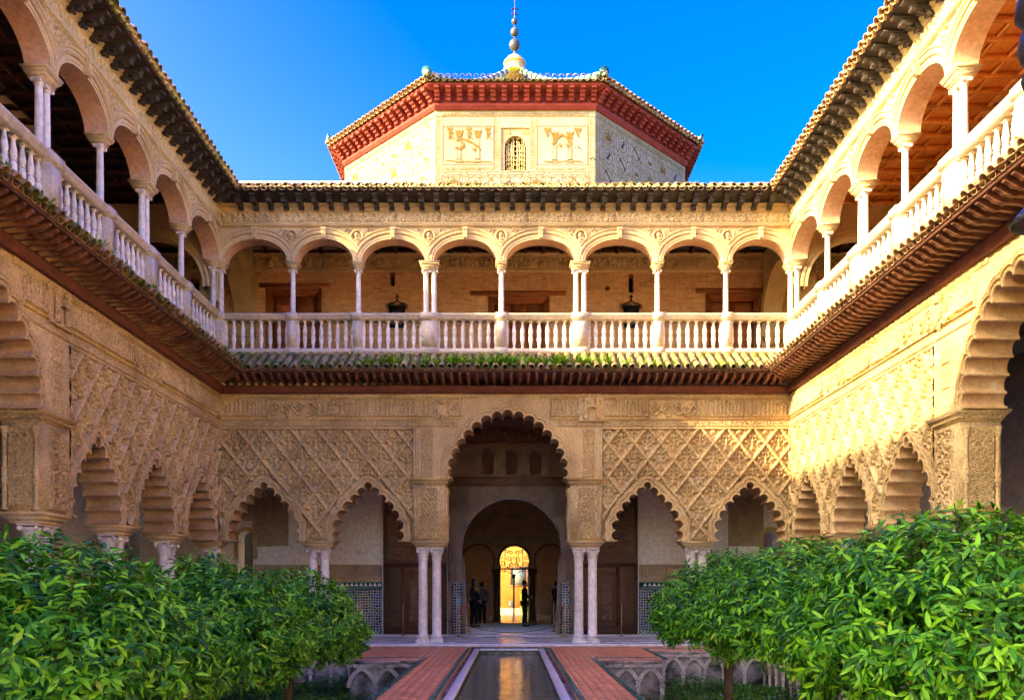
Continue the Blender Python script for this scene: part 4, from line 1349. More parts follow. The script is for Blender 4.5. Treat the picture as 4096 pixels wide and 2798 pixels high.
# door leaves folded back against the wall
ME_STAR = relief_mesh('star_panel', .80, 2.10, st_strap, .03, .014, 'wood_portal', .03, 27, p=.40, k=.014)
def leaf(u0, u1):
    m = MB(); m.box((u0, BW+.06, .03), (u1, BW+.15, 4.9)); o = m.build('door_leaf', 'wood_portal', end)
    w = (u1-u0)
    for k in range(2): inst(ME_STAR, 'star_panel', o, (u0+.10+k*(w-.2)/2, BW+.152, 2.35), scale=((w-.24)/2/.8, 1, 1.15))
    r = MB()
    r.box((u0+.005, BW+.12, 2.13), (u1-.005, BW+.175, 2.26)); r.box((u0+.005, BW+.12, .04), (u1-.005, BW+.17, .26))
    for a in (u0+.005, u0+w*.30, u1-w*.34, u1-.13): r.box((a, BW+.12, .26), (a+.12, BW+.165, 2.13))
    r.build('door_rails', 'wood_brown', o)
    c = MB()
    c.box((u0+w*.37, BW+.145, .4), (u1-w*.36, BW+.16, 2.0))
    for k in range(8):
        for s in (-1, 1):
            c.prism([(u0+w*.5+s*.1-.04,.55+k*.18),(u0+w*.5+s*.1,.49+k*.18),(u0+w*.5+s*.1+.04,.55+k*.18),(u0+w*.5+s*.1+.03,.62+k*.18),(u0+w*.5+s*.1-.03,.62+k*.18)], BW+.155, BW+.172)
    c.build('wicket_panel', 'wood_portal', o)
    for k in range(3):
        h = MB(); h.ball((u0+.12 if k else u1-.12, BW+.18, 1.0+k*.7), .03, 8, 5); h.build('stud', 'brass', o, True)
leaf(1.98-.05, 3.92); leaf(-4.06, -2.15)
# carved plaster panels and little arched doors at the gallery corners
ME_BIGP = relief_mesh('carved_panel', 1.12, 1.76, st_strap, .035, .0145, 'carved_dark', .05, 28, p=.28, k=.011)
for u in (6.93, -8.05): inst(ME_BIGP, 'carved_panel', end, (u, BW+.004, 2.80))
for s in (1, -1):
    fr = MB(); ring(fr, [(s*8.27-.24,2.4)]+arc_pts(s*8.27,3.05,.24,PI,0,10)+[(s*8.27+.24,2.4)], [(s*8.27-.36,2.4)]+arc_pts(s*8.27,3.05,.36,PI,0,10)+[(s*8.27+.36,2.4)], BW, BW+.05)
    fr.build('doorway_frame', 'carved', end, 35)
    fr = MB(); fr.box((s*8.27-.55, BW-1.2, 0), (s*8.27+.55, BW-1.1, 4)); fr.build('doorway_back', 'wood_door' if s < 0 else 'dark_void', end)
inst(relief_mesh('carved_panel', .62, .5, st_vine, .03, .0145, 'carved_dark', .03, 29), 'carved_panel', end, (8.05, BW+.004, 3.6))
# upper gallery: brick wall with doors, stone frieze
UW = -3.40
hol = [rect(1.582-.0, 1.582+.14, 10.76, 11.2), rect(-3.75, -3.61, 10.55, 11.12), rect(-3.03, -2.90, 10.62, 10.72)]
hol = [rect(3.48, 3.63, 10.74, 11.17), rect(-3.85, -3.70, 10.54, 11.12), rect(-3.12, -2.99, 10.62, 10.73), rect(9.2, 9.85, 10.1, 10.95), rect(-9.85, -9.2, 10.1, 10.95)]
drs = [(5.72, 7.44, 10.66), (-1.27, .61, 10.42), (-7.75, -6.05, 10.5)]
hol += [rect(a, b, 7.72, c) for a, b, c in drs]
m = MB(); m.holed(rect(-11.3, 11.4, 7.6, 11.9), hol, UW, UW-.4)
m.build('upper_back_wall', 'brick_wall', end)
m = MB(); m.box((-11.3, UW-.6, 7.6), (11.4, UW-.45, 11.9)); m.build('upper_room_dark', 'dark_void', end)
m = MB(); m.mould([(UW,11.15),(UW+.02,11.15),(UW+.06,11.20),(UW+.06,11.24),(UW+.03,11.26),(UW+.03,11.62),(UW+.05,11.63),(UW+.09,11.68),(UW+.14,11.80)], -10.9, 10.9)
uf = m.build('upper_frieze', 'stone', end)
for k in range(17): inst(ME_UFIG[k % 2], 'frieze_panel', uf, (-10.2+k*1.2, UW+.032, 11.27), scale=(1, 1, 1.22))
for (a, b, t), lint in zip(drs, ((5.46, 7.63), (-1.77, 1.16), (-7.85, -5.75))):
    d = empty('door', parent=end)
    m = MB(); m.box((lint[0], UW-.02, t+.03), (lint[1], UW+.05, t+.16)); m.build('lintel', 'wood_door', d)
    m = MB()
    for q in (0, .07, .13):
        m.box((a+q, UW-.14-q*.5, 7.72), (a+q+.065, UW+.04-q*.5, t-q)); m.box((b-q-.065, UW-.14-q*.5, 7.72), (b-q, UW+.04-q*.5, t-q)); m.box((a+q+.065, UW-.14-q*.5, t-q-.065), (b-q-.065, UW+.04-q*.5, t-q))
    m.build('frame', 'wood_door', d)
    nl = 3 if b-a > 1.8 else 2
    for k in range(nl):
        x0 = a+.2+(b-a-.4)*k/nl; x1 = a+.2+(b-a-.4)*(k+1)/nl-.012
        m = MB(); m.box((x0, UW-.20, 7.72), (x1, UW-.15, t-.2))
        zz = 7.85
        for hgt in (.55, .45, .6, .5):
            if zz+hgt > t-.24: break
            m.cbox((x0+.08, UW-.16, zz), (x1-.08, UW-.115, zz+hgt), .035); m.cbox((x0+.14, UW-.13, zz+.06), (x1-.14, UW-.095, zz+hgt-.06), .02)
            zz += hgt+.1
        m.build('leaf', 'wood_door', d)
for u0 in (9.2, -9.85):
    g = MB()
    for k in range(5): g.box((u0+.05+k*.135, UW+.01, 10.1), (u0+.07+k*.135, UW+.03, 10.95))
    for k in range(4): g.box((u0, UW+.008, 10.2+k*.2), (u0+.65, UW+.028, 10.22+k*.2))
    g.build('window_grille', 'iron', end)
# cross arches at the gallery corners, resting on corbels
def cross_arch(parent, pts_fn, name='cross_arch'):
    pass
def corner_arch(s):
    """arch across the upper end gallery at its corner; local u=s*7.9"""
    y0, y1 = -.30, UW
    c = (y0+y1)/2; hw = (y0-y1)/2
    a = empty('cross_arch', parent=end)
    ua, ub = s*7.80, s*8.35
    n = 22
    th = [PI*k/n for k in range(n+1)]
    def cur(d): return [(c+(hw-.02+d)*math.cos(t), 9.15+(1.75+d)*math.sin(t)) for t in th]
    b = MB()
    for u in (ua, ub):
        C = cur(.0)
        b.strip([(u, y, z) for y, z in C], [(u, y, 11.8) for y, z in C])
    C = cur(0); b.strip([(ua, y, z) for y, z in C], [(ub, y, z) for y, z in C])
    b.build('arch_wall', 'stone', a, 35)
    r = MB()
    ue = ua-s*.03
    for d0, d1, q in ((0,.10,.035),(.13,.22,.05),(.25,.34,.03)):
        I = [(ua-s*q, y, z) for y, z in cur(d0)]; O = [(ua-s*q, y, z) for y, z in cur(d1)]
        I = [(x, max(y, UW+.01), z) for x, y, z in I]; O = [(x, max(y, UW+.01), z) for x, y, z in O]
        r.strip(I, O); r.strip([(ua, y, z) for _, y, z in I], I); r.strip(O, [(ua, y, z) for _, y, z in O])
    r.build('archivolt', 'stone', a, 35)
    k = MB()
    slab_stack(k, min(ua, ub), max(ua, ub), UW, UW+.3, [(9.08,9.16,-.02,.05),(9.02,9.08,-.06,-.03),(8.9,9.02,-.14,-.08),(8.66,8.9,-.2,-.15)])
    k.build('corbel', 'stone', a)
corner_arch(1); corner_arch(-1)
def side_cross(root, sg):
    a = empty('cross_arch', parent=root)
    y0, y1 = -.45, -3.40; c = (y0+y1)/2; hw = (y0-y1)/2; n = 22
    b = MB()
    C = [(c+hw*math.cos(PI*k/n), 9.5+1.35*math.sin(PI*k/n)) for k in range(n+1)]
    for u in (sg*.02, sg*-.40):
        b.strip([(u, y, z) for y, z in C], [(u, y, 11.8) for y, z in C])
    b.strip([(sg*.02, y, z) for y, z in C], [(sg*-.4, y, z) for y, z in C])
    b.build('arch_wall', 'stone', a, 35)
    r = MB()
    for d0, d1, q in ((0,.09,.03),(.12,.2,.045),(.23,.32,.03)):
        I = [(sg*(.02+q), c+(hw+d0)*math.cos(PI*k/n), 9.5+(1.35+d0)*math.sin(PI*k/n)) for k in range(n+1)]
        O = [(sg*(.02+q), c+(hw+d1)*math.cos(PI*k/n), 9.5+(1.35+d1)*math.sin(PI*k/n)) for k in range(n+1)]
        r.strip(I, O); r.strip([(sg*.02, y, z) for _, y, z in I], I); r.strip(O, [(sg*.02, y, z) for _, y, z in O])
    r.build('archivolt', 'stone', a, 35)
side_cross(left, 1); side_cross(right, -1)
# ------------------------------------------------------------------ hall behind the portal
hall = empty('palace_hall', (0, 4.7, 0), PI)       # local w = -(Y-4.7)
tag(hall, 'dark hall seen through the portal with triple horseshoe arches', 'building')
hd = -10.6
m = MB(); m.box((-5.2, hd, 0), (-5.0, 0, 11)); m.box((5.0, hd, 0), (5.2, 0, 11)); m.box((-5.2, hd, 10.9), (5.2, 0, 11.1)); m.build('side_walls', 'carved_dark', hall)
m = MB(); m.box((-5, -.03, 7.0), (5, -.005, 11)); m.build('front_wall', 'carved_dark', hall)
def shoe(cx, cz, r, jw, zb=0.005, k=.16):
    return [(cx-jw, zb), (cx-jw, cz-r*math.sin(PI*k))]+arc_pts(cx, cz, r, PI*(1+k), -PI*k, 22)+[(cx+jw, cz-r*math.sin(PI*k)), (cx+jw, zb)]
HC = -.23
m = MB(); m.holed([(-5,-.1),(5,-.1),(5,10.9),(-5,10.9)], [shoe(HC, 2.72, .66, .62), shoe(HC+1.62, 2.72, .66, .62), shoe(HC-1.62, 2.72, .66, .62)], hd, hd-.5)
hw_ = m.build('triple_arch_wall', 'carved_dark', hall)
for k in (-1, 0, 1):
    r = MB(); ring(r, arc_pts(HC+k*1.62, 2.72, .68, PI*1.14, -PI*.14, 26), arc_pts(HC+k*1.62, 2.72, .76, PI*1.14, -PI*.14, 26), hd, hd+.05); r.build('archivolt', 'wood_portal', hw_, 35)
for k in (-1, 1):
    c = MB(); c.lathe([(.17,0),(.17,.1),(.12,.15),(.11,2.0),(.2,2.25),(.2,2.35)], 14, (HC+k*.81, hd+.08, .0)); c.build('column', 'wood_brown', hall, 40)
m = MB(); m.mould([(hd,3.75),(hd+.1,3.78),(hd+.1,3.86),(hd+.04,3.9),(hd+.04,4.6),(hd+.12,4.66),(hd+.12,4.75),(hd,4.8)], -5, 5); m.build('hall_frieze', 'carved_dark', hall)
for x in (-1.3, HC, .85):
    g = MB(); ring(g, [(x-.28,5.0)]+arc_pts(x,5.7,.28,PI,0,8)+[(x+.28,5.0)], [(x-.36,5.0)]+arc_pts(x,5.7,.36,PI,0,8)+[(x+.36,5.0)], hd, hd+.06); g.build('blind_window', 'carved_dark', hall)
# rear room, open at the back through an iron screen
m = MB()
rb = hd-.5-7.0
m.box((-3.2, rb, 0), (-3.0, hd-.5, 6)); m.box((2.6, rb, 0), (2.8, hd-.5, 6)); m.box((-3.2, rb, 4.2), (2.8, hd-.5, 4.4))
m.holed([(-3,-.1),(2.6,-.1),(2.6,4.2),(-3,4.2)], [[(HC-1.0,.005),(HC-1.0,2.9)]+arc_pts(HC, 2.9, 1.0, PI, 0, 16)+[(HC+1.0,2.9),(HC+1.0,.005)]], rb, rb-.4)
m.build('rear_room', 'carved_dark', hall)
def gate():
    g = empty('iron_screen', (0.23, 4.7-rb+.2, 0))
    tag(g, 'black wrought iron arched screen before the yellow garden wall', 'iron screen')
    b = MB()
    b.box((-.045,-.03,0), (.045,.03,2.05)); b.lathe([(.06,1.85),(.03,2.0),(.09,2.25)], 8)
    for s in (-1, 1):
        b.tube([(s*.04+s*.96*.5*(1-math.cos(t)), 0, 2.0+.42*math.sin(t)) for t in np.linspace(0, PI*.62, 14)], .022, 5)
    b.build('post', 'iron', g)
    f = MB()
    for z in (2.5, 2.55): f.tube([(-1.0,0,z), (1.0,0,z)], .022, 5)
    for x in (-.48, .48): f.tube([(x,0,2.3), (x,0,3.8)], .022, 5)
    rr = random.Random(3)
    for s in (-1, 1):
        for (x, z, r) in ((.2,2.75,.13),(.25,3.05,.16),(.62,2.8,.15),(.7,3.15,.14),(.15,3.4,.13),(.4,3.5,.12),(.33,2.62,.08),(.85,2.75,.1)):
            sp_ = spiral(s*x, z, r, rr.uniform(0, 6), 1.2, s, 14)
            f.tube([(a, 0, b_) for a, b_ in sp_], .020, 4)
        for k in range(7): f.tube([(s*(.08+k*.13), 0, 2.52), (s*(.08+k*.13), 0, 2.68+.1*(k % 2))], .016, 4)
    star = [(.22*(1 if k % 2 else .5)*math.cos(k*PI/6), 0, 2.95+.28*(1 if k % 2 else .5)*math.sin(k*PI/6)) for k in range(13)]
    f.tube(star, .022, 4)
    f.build('scrollwork', 'iron', g)
gate()
# garden court beyond: yellow house, steps, hedge
yh = empty('yellow_garden_wall', (0.0, 31.0, .30), R(-12))
tag(yh, 'sunlit yellow wall with a framed window beyond the hall', 'wall')
m = MB(); m.box((-9, 0, -.4), (9, .4, 6.5)); m.build('wall', 'yellow_wall', yh)
m = MB(); m.holed(rect(.02, 1.20, 1.30, 2.55), [rect(.14, 1.08, 1.42, 2.43)], -.05, 0, False); m.poly([rect(.02, 1.20, 1.30, 2.55)], -.05)
wf = MB()
for a, b in (((.02,-.06,1.30),(1.20,0,1.42)), ((.02,-.06,2.43),(1.20,0,2.55)), ((.02,-.06,1.42),(.14,0,2.43)), ((1.08,-.06,1.42),(1.20,0,2.43))): wf.box(a, b)
wf.build('window_frame', 'wood_brown', yh)
m = MB(); m.box((.14,-.02,1.42), (1.08,-.005,2.43)); m.build('pane', 'glass', yh)
m = MB(); m.cbox((-.1,-.5,0), (.25,-.15,.42), .02); lb = m.build('planter_box', 'lead', None, loc=(0.05, 30.6, .28)); tag(lb, 'small grey box standing at the foot of the yellow wall', 'box')
for k in range(4):
    m = MB(); m.box((-5, 26.6+k*.9, -.4), (5, 35, .0+.08*k)); o = m.build('garden_step', 'stone', None); tag(o, 'sunlit stone step %s before the yellow wall' % ('nearest the iron screen', 'second from the iron screen', 'third from the iron screen', 'topmost, touching the foot')[k], 'step')
for s in (-1, 1):
    m = MB(); m.box((s*11.75-.15, -4.2, -.1), (s*11.75+.15, .6, 12)); m.build('gallery_end_wall', 'white_wall', end)
# ------------------------------------------------------------------ ground and floors
def struct(o):
    o['kind'] = 'structure'; return o
m = MB()
m.box((-60, 36, -1.6), (60, 160, -.5)); m.box((-60, -60, -3.0), (60, 160, -1.6))
struct(m.build('ground', 'soil'))
ZW = -.055
GX0, GX1, GI0, GI1 = -6.5, 6.5, -1.77, 1.83      # garden outer / inner edges
PX0, PX1 = -.94, 1.02
GYF, GYN, GYE = -1.2, -4.0, -18.5
NOT0, NOT1 = -3.45, 3.40
rects = [(-7.32, PX0, GYF, -.35), (PX1, 7.18, GYF, -.35), (PX0, PX1, -.80, -.35), (NOT0, PX0, GYN, GYF), (PX1, NOT1, GYN, GYF),
         (GI0, PX0, GYE, GYN), (PX1, GI1, GYE, GYN), (-7.32, GX0, GYE, GYF), (GX1, 7.18, GYE, GYF), (-7.32, 7.18, -45, GYE)]  # last slab runs on behind the camera to bounce sunlight
m = MB()
for x0, x1, y0, y1 in rects: m.box((x0, y0, -1.5), (x1, y1, ZW-.010))
walk = struct(m.build('pavement', 'mortar'))
# bricks of the walks
me_b = MB(); me_b.cbox((-.137,-.066,-.03), (.137,.066,0), .006); ME_BR = me_b.mesh('brick', 'paver')
bricks = []
for x0, x1, y0, y1 in rects[:-1]:
    if x1 < -6.4 or x0 > 6.4: pass
    long_y = (y1-y0) > (x1-x0)
    L0, L1, S0, S1 = (y0, y1, x0, x1) if long_y else (x0, x1, y0, y1)
    ns = max(1, round((S1-S0)/.14)); ds = (S1-S0)/ns
    for r in range(ns):
        off = .14 if r % 2 else 0
        nl = int((L1-L0+.28)/.282)+1
        for k in range(nl):
            a = max(L0, L0-off+k*.282); b = min(L1, L0-off+(k+1)*.282)
            if b-a < .05: continue
            c = (a+b)/2; s = S0+(r+.5)*ds
            if long_y: bricks.append((s, c, 1, (b-a)/.282, ds/.14))
            else: bricks.append((c, s, 0, (b-a)/.282, ds/.14))
vis = [b for b in bricks if b[1] > -13.2]
vis.sort(key=lambda b: b[1]+abs(b[0])*.2)
near = [b for b in vis if abs(b[0]) < 4][:300]
nset = set(near)
rnd = random.Random(11)
for (x, y, rot, sl, sw) in near:
    inst(ME_BR, 'brick', walk, (x, y, ZW+rnd.uniform(-.003,.002)), rot=(rnd.uniform(-.006,.006), rnd.uniform(-.006,.006), PI/2 if rot else 0), scale=(sl*.995, sw*.995, 1))
rest = MB()
P0 = np.concatenate(me_b.v)
for b in bricks:
    if b in nset: continue
    x, y, rot, sl, sw = b
    hx, hy = (.137*sl, .066*sw) if not rot else (.066*sw, .137*sl)
    rest.box((x-hx, y-hy, ZW-.03), (x+hx, y+hy, ZW+rnd.uniform(-.003,.002)))
o = rest.build('brick_paving', 'paver', walk); o['kind'] = 'stuff'
m = MB(); m.box((-7.32,-45,ZW-.009), (7.18,GYE-.01,ZW-.002)); m.build('near_and_bounce_paving', 'paver', walk)  # near walk; the stretch behind the camera is added to bounce sunlight forward
# gallery floors: marble slabs
fl = MB(); fl.box((-12,-.33,-1.5), (12,4.10,-.012)); fl.box((-12,-24.5,-1.5), (-7.30,-.33,-.012)); fl.box((7.16,-24.5,-1.5), (12,-.33,-.012))
gf = struct(fl.build('gallery_floor', 'step_white'))
def slabs(x0, x1, y0, y1, z, dx, dy, parent, off=.5):
    ny = max(1, round((y1-y0)/dy)); dy = (y1-y0)/ny
    for j in range(ny):
        x = x0-(off*dx if j % 2 else 0)
        while x < x1:
            a, b = max(x, x0), min(x+dx, x1)
            if b-a > .08:
                s = MB(); s.box((a+.002, y0+j*dy+.002, z-.03), (b-.002, y0+(j+1)*dy-.002, z)); s.build('marble_slab', 'floor_marble', parent)
            x += dx
slabs(-7.0, 7.0, -.30, 4.08, 0.0, 1.25, .73, gf)
m = MB(); m.box((-12, -.37, -.058), (12, -.30, .001)); m.build('step_edge', 'step_white', gf)
m = MB(); m.box((-7.34,-13,-.058), (-7.28,-.37,.001)); m.box((7.14,-13,-.058), (7.20,-.37,.001)); m.build('step_edge', 'step_white', gf)
m = MB(); m.box((-7.9,-13,-.011), (-7.34,-.3,.0)); m.box((7.2,-13,-.011), (7.9,-.3,.0)); m.box((-12,-13,-.011), (-7.9,-.3,.0)); m.box((7.9,-13,-.011), (12,-.3,0)); m.build('side_paving', 'floor_marble', gf)
# hall floor, one step up
m = MB(); m.box((-5, 3.6, -.5), (5, 4.3, .035)); m.box((-5, 4.3, -.5), (5, 24.2, .035)); hf = struct(m.build('hall_floor', 'floor_marble'))
m = MB(); m.box((-1.75, 3.55, 0), (1.95, 3.62, .04)); m.build('step_edge', 'step_white', hf)
m = MB(); m.box((-12, 24.2, -.6), (12, 36.5, -.02)); struct(m.build('garden_path', 'stone'))
# glazed green edging, tile by tile
me_t = MB(); me_t.cbox((-.098,-.045,-.045), (.098,.045,0), .008); ME_EDGE = me_t.mesh('edging_tile', 'green_glaze')
edge = empty('pool_edging')
tag(edge, 'dark green glazed tile edging round the pool and gardens', 'edging')
def edging(p, q, inset):
    p = Vector(p); q = Vector(q); d = q-p; n = max(1, round(d.length/.2)); a = math.atan2(d.y, d.x)
    nrm = Vector((-math.sin(a), math.cos(a)))*inset
    for k in range(n):
        c = p+d*((k+.5)/n)+nrm
        inst(ME_EDGE, 'edging_tile', edge, (c.x, c.y, ZW+.012+rnd.uniform(-.001,.001)), rz=a, scale=(d.length/n/.2, 1, 1))
E = .05
YV = -12.6
edging((PX0, YV), (PX0, -.8), E); edging((PX1, -.8), (PX1, YV), E); edging((PX0, -.8), (PX1, -.8), -E*0+.02)
edging((GI0, GYN), (GI0, YV), E*-1); edging((NOT0, GYN), (GI0, GYN), E); edging((NOT0, GYF), (NOT0, GYN), -E); edging((GX0, GYF), (NOT0, GYF), E); edging((GX0, YV), (GX0, GYF), E)
edging((GI1, YV), (GI1, GYN), -E); edging((GI1, GYN), (NOT1, GYN), E); edging((NOT1, GYN), (NOT1, GYF), -E); edging((NOT1, GYF), (GX1, GYF), E); edging((GX1, GYF), (GX1, YV), E)
# pool
pool = empty('reflecting_pool', (0,0,0))
tag(pool, 'long narrow reflecting pool with white marble rim down the middle of the court', 'pool')
m = MB()
for a, b in (((PX0+.09,-20,-.12),(PX0+.23,-.90,ZW-.012)), ((PX1-.23,-20,-.12),(PX1-.09,-.90,ZW-.012)), ((PX0+.23,-1.06,-.12),(PX1-.23,-.90,ZW-.012))): m.cbox(a, b, .012)
m.build('marble_rim', 'step_white', pool)
m = MB()
for a, b in (((PX0,-20,-.9),(PX0+.16,-.80,-.125)), ((PX1-.16,-20,-.9),(PX1,-.80,-.125)), ((PX0+.16,-.98,-.9),(PX1-.16,-.80,-.125)), ((PX0,-20,-1.0),(PX1,-.8,-.9))): m.box(a, b)
m.build('basin', 'garden_stone', pool)
V = []; nx, ny = 2, 2
m = MB(); m.add([(PX0+.15,-20,-.20), (PX1-.15,-20,-.20), (PX1-.15,-.97,-.20), (PX0+.15,-.97,-.20)], [(0,1,2,3)])
w = struct(m.build('water', 'water'))
# ------------------------------------------------------------------ sunken gardens
GZ = -1.02
def blind_arch_mesh():
    """one pitch of the interlaced blind arcade: two half circles crossing over a pier"""
    p = .52; m = MB()
    z0 = .30
    for s in (0, 1):
        pts = []
        for k in range(10):
            t = PI/2*k/9
            x = p*math.cos(t) if s == 0 else p*(1-math.cos(t))
            pts.append((x, z0+p*.93*math.sin(t)))
        I = [(x, z) for x, z in pts]
        cx, cz = (0, z0) if s == 0 else (p, z0)
        O = [(cx+(x-cx)*1.10, cz+(z-cz)*1.10) for x, z in I]; I = [(cx+(x-cx)*.93, cz+(z-cz)*.93) for x, z in I]
        wv = .05+.004*s
        m.strip([(x, wv, z) for x, z in O], [(x, wv, z) for x, z in I])
        m.strip([(x, wv, z) for x, z in I], [(x, 0, z) for x, z in I]); m.strip([(x, 0, z) for x, z in O], [(x, wv, z) for x, z in O])
    m.cbox((-.05, 0, -.25), (.05, .05, z0+.02), .01)
    m.cbox((-.07, 0, z0), (.07, .062, z0+.05), .008)
    return m.mesh('blind_arch', 'garden_rib')
ME_BA = blind_arch_mesh()
me_k = MB(); me_k.cbox((-.09,0,-.06), (.09,.09,.06), .02); me_k.cbox((-.2,0,-.03), (.2,.05,.05), .012); ME_KN = me_k.mesh('corbel_block', 'garden_rib')
def garden_wall(name, label, runs):
    g = empty(name); tag(g, label, 'wall')
    for (x0, y0, x1, y1, nx_, ny_) in runs:       # run along with outward normal n
        L = math.hypot(x1-x0, y1-y0); a = math.atan2(y1-y0, x1-x0)
        r = MB()
        r.box((0, -.02, GZ-.3), (L, .003, ZW-.1)); r.box((0, -.02, -.18), (L, .05, ZW-.06))
        o = r.build('wall_face', 'garden_stone', g, loc=(x0+nx_*.004, y0+ny_*.004, 0)); o.rotation_euler = (0, 0, a)
        n = max(1, round(L/.52)); s = L/n/.52
        for k in range(n):
            inst(ME_BA, 'blind_arch', o, (k*L/n, .003, GZ+.02), scale=(s, 1, 1))
            inst(ME_KN, 'corbel_block', o, (k*L/n+.26*s, .003, -.24), scale=.8)
garden_wall('garden_wall', 'stone wall of interlaced blind arches round the sunken left garden', [(NOT0, GYF, GX0, GYF, 0, -1), (GI0, GYN, NOT0, GYN, 0, -1), (GX0, GYF, GX0, -14, 1, 0)])
garden_wall('garden_wall', 'stone wall of interlaced blind arches round the sunken right garden', [(GX1, GYF, NOT1, GYF, 0, -1), (NOT1, GYN, GI1, GYN, 0, -1), (GX1, -14, GX1, GYF, -1, 0)])
m = MB(); m.box((GX0, GYE, -1.5), (GI0, GYF, GZ)); m.box((GI1, GYE, -1.5), (GX1, GYF, GZ)); struct(m.build('garden_ground', 'soil'))
def cover(name, label, x0, x1, y0, y1, n, seed, notch):
    rng = np.random.default_rng(seed)
    N_ = n
    X = rng.uniform(x0, x1, N_); Y = y0+(y1-y0)*rng.uniform(0, 1, N_)
    k = np.ones(N_, bool)
    if notch[0] == 'l': k = ~((X > NOT0-.05) & (Y > GYN-.05))
    else: k = ~((X < NOT1+.05) & (Y > GYN-.05))
    X, Y = X[k], Y[k]; N_ = len(X)
    hgt = .10+.16*np.clip(np.sin(X*2.1+1)*np.cos(Y*1.7)+.5, 0, 1.3)
    Z = GZ+hgt*rng.uniform(.1, 1, N_)
    a = rng.uniform(0, 2*PI, N_); el = rng.uniform(-.1, .9, N_)
    d = np.stack([np.cos(a)*np.cos(el), np.sin(a)*np.cos(el), np.sin(el)], -1)
    s = np.stack([-np.sin(a), np.cos(a), np.zeros(N_)], -1)
    ln = rng.uniform(.05, .10, N_)[:,None]; B = np.stack([X, Y, Z], -1)
    V = np.stack([B, B+d*ln*.5-s*ln*.28, B+d*ln-np.array([0,0,.01]), B+d*ln*.5+s*ln*.28], 1).reshape(-1, 3)
    Q = np.arange(N_*4).reshape(-1, 4)
    o = inst(quadmesh(name, V, Q, 'ground_leaf'), name); tag(o, label, 'ground cover', kind='stuff')
cover('ground_cover', 'low leafy ground cover in the sunken left garden', GX0+.1, GI0-.1, -13.5, GYF-.1, 26000, 41, 'l')
cover('ground_cover', 'low leafy ground cover in the sunken right garden', GI1+.1, GX1-.1, -13.5, GYF-.1, 26000, 42, 'r')
# small purple flowers
fm = MB()
for k in range(5):
    a = 2*PI*k/5
    fm.add([(0,0,0), (.014*math.cos(a-.4),.014*math.sin(a-.4),.006), (.024*math.cos(a),.024*math.sin(a),.008), (.014*math.cos(a+.4),.014*math.sin(a+.4),.006)], [(0,1,2,3)])
ME_FL = fm.mesh('periwinkle_flower', 'flower')
rf = random.Random(5)
fo = empty('periwinkle_flowers', (0,0,GZ)); tag(fo, 'scattered small purple flowers among the ground cover', 'flowers')
for k in range(60):
    s = -1 if k < 20 else 1
    inst(ME_FL, 'flower', fo, (s*rf.uniform(2.0, 5.5), rf.uniform(-12, -5), .22+rf.uniform(0,.08)), rot=(rf.uniform(.2,1.2), 0, rf.uniform(-.5,.5)), scale=1.2)
# ------------------------------------------------------------------ octagonal tower
tw = empty('octagonal_tower', (.233, 12.52, 0))
tag(tw, 'octagonal painted lantern tower with red bracketed eaves and spired tile roof', 'tower')
AP = 6.52; FW = 5.40
ZT0, ZT1 = 12.0, 17.62
face = []
for k in range(8):
    # face k: outward direction angle
    e = empty('tower_side', (0, 0, 0), parent=tw); e.rotation_euler = (0, 0, PI+k*PI/4)
    face.append(e)       # local x along the face, local y outward
    m = MB(); h = FW/2
    m.add([(-h, AP, ZT0), (h, AP, ZT0), (h, AP, ZT1), (-h, AP, ZT1)], [(0,1,2,3)])
    if k == 0:
        m = MB(); m.holed(rect(-h, h, ZT0, ZT1), [rect(-.48, .48, 15.56, 17.02)], AP, AP-.35, False)
    m.build('wall', 'painted_wall', e)
    t = math.tan(PI/8)
    c = MB()
    pr = [(AP-.02,17.60),(AP+.05,17.60),(AP+.05,17.70),(AP+.09,17.72),(AP+.09,17.80),(AP+.06,17.82),(AP+.06,18.16),(AP+.48,18.18),(AP+.50,18.2),(AP+.50,18.26),(AP-.05,18.3)]
    v = [(-w_*t, w_, z) for w_, z in pr]+[(w_*t, w_, z) for w_, z in pr]; n = len(pr)
    c.add(v, [(i, i+1, n+i+1, n+i) for i in range(n-1)])
    c.build('eave_cornice', 'red_paint', e)
ME_RB = prof_mesh('eave_bracket', [(.0,17.83),(.12,17.84),(.14,17.92),(.22,17.93),(.24,18.0),(.32,18.01),(.34,18.08),(.44,18.09),(.45,18.165),(0,18.165)], .17, 'red_paint', 20)
for k in (0, 1, 2, 6, 7):
    for j in range(15):
        inst(ME_RB, 'eave_bracket', face[k], ((j-7)*.375, AP+.06, 0))
# tower roof tiles at the edge, roof slopes, ridge
for k in range(8):
    t = math.tan(PI/8)
    m = MB(); m.add([(-(AP+.5)*t, AP+.50, 18.36), ((AP+.5)*t, AP+.50, 18.36), (0, .0, 22.45)], [(0,1,2)])
    m.build('roof_slope', 'roof_sheet', face[k])
    if k in (0, 1, 2, 6, 7):
        ex = (AP+.6)*t
        n = int(2*ex/.235)
        for j in range(n+1):
            x = -ex+j*2*ex/n
            inst(ME_TC[1], 'roof_tile', face[k], (x, AP+.30, 18.58+rnd.uniform(-.008,.008)), rot=(-.58, rnd.uniform(-.05,.05), rnd.uniform(-.03,.03)))
            if j < n: inst(ME_TP[1], 'roof_tile', face[k], (x+ex/n, AP+.35, 18.51), rot=(-.58, 0, 0))
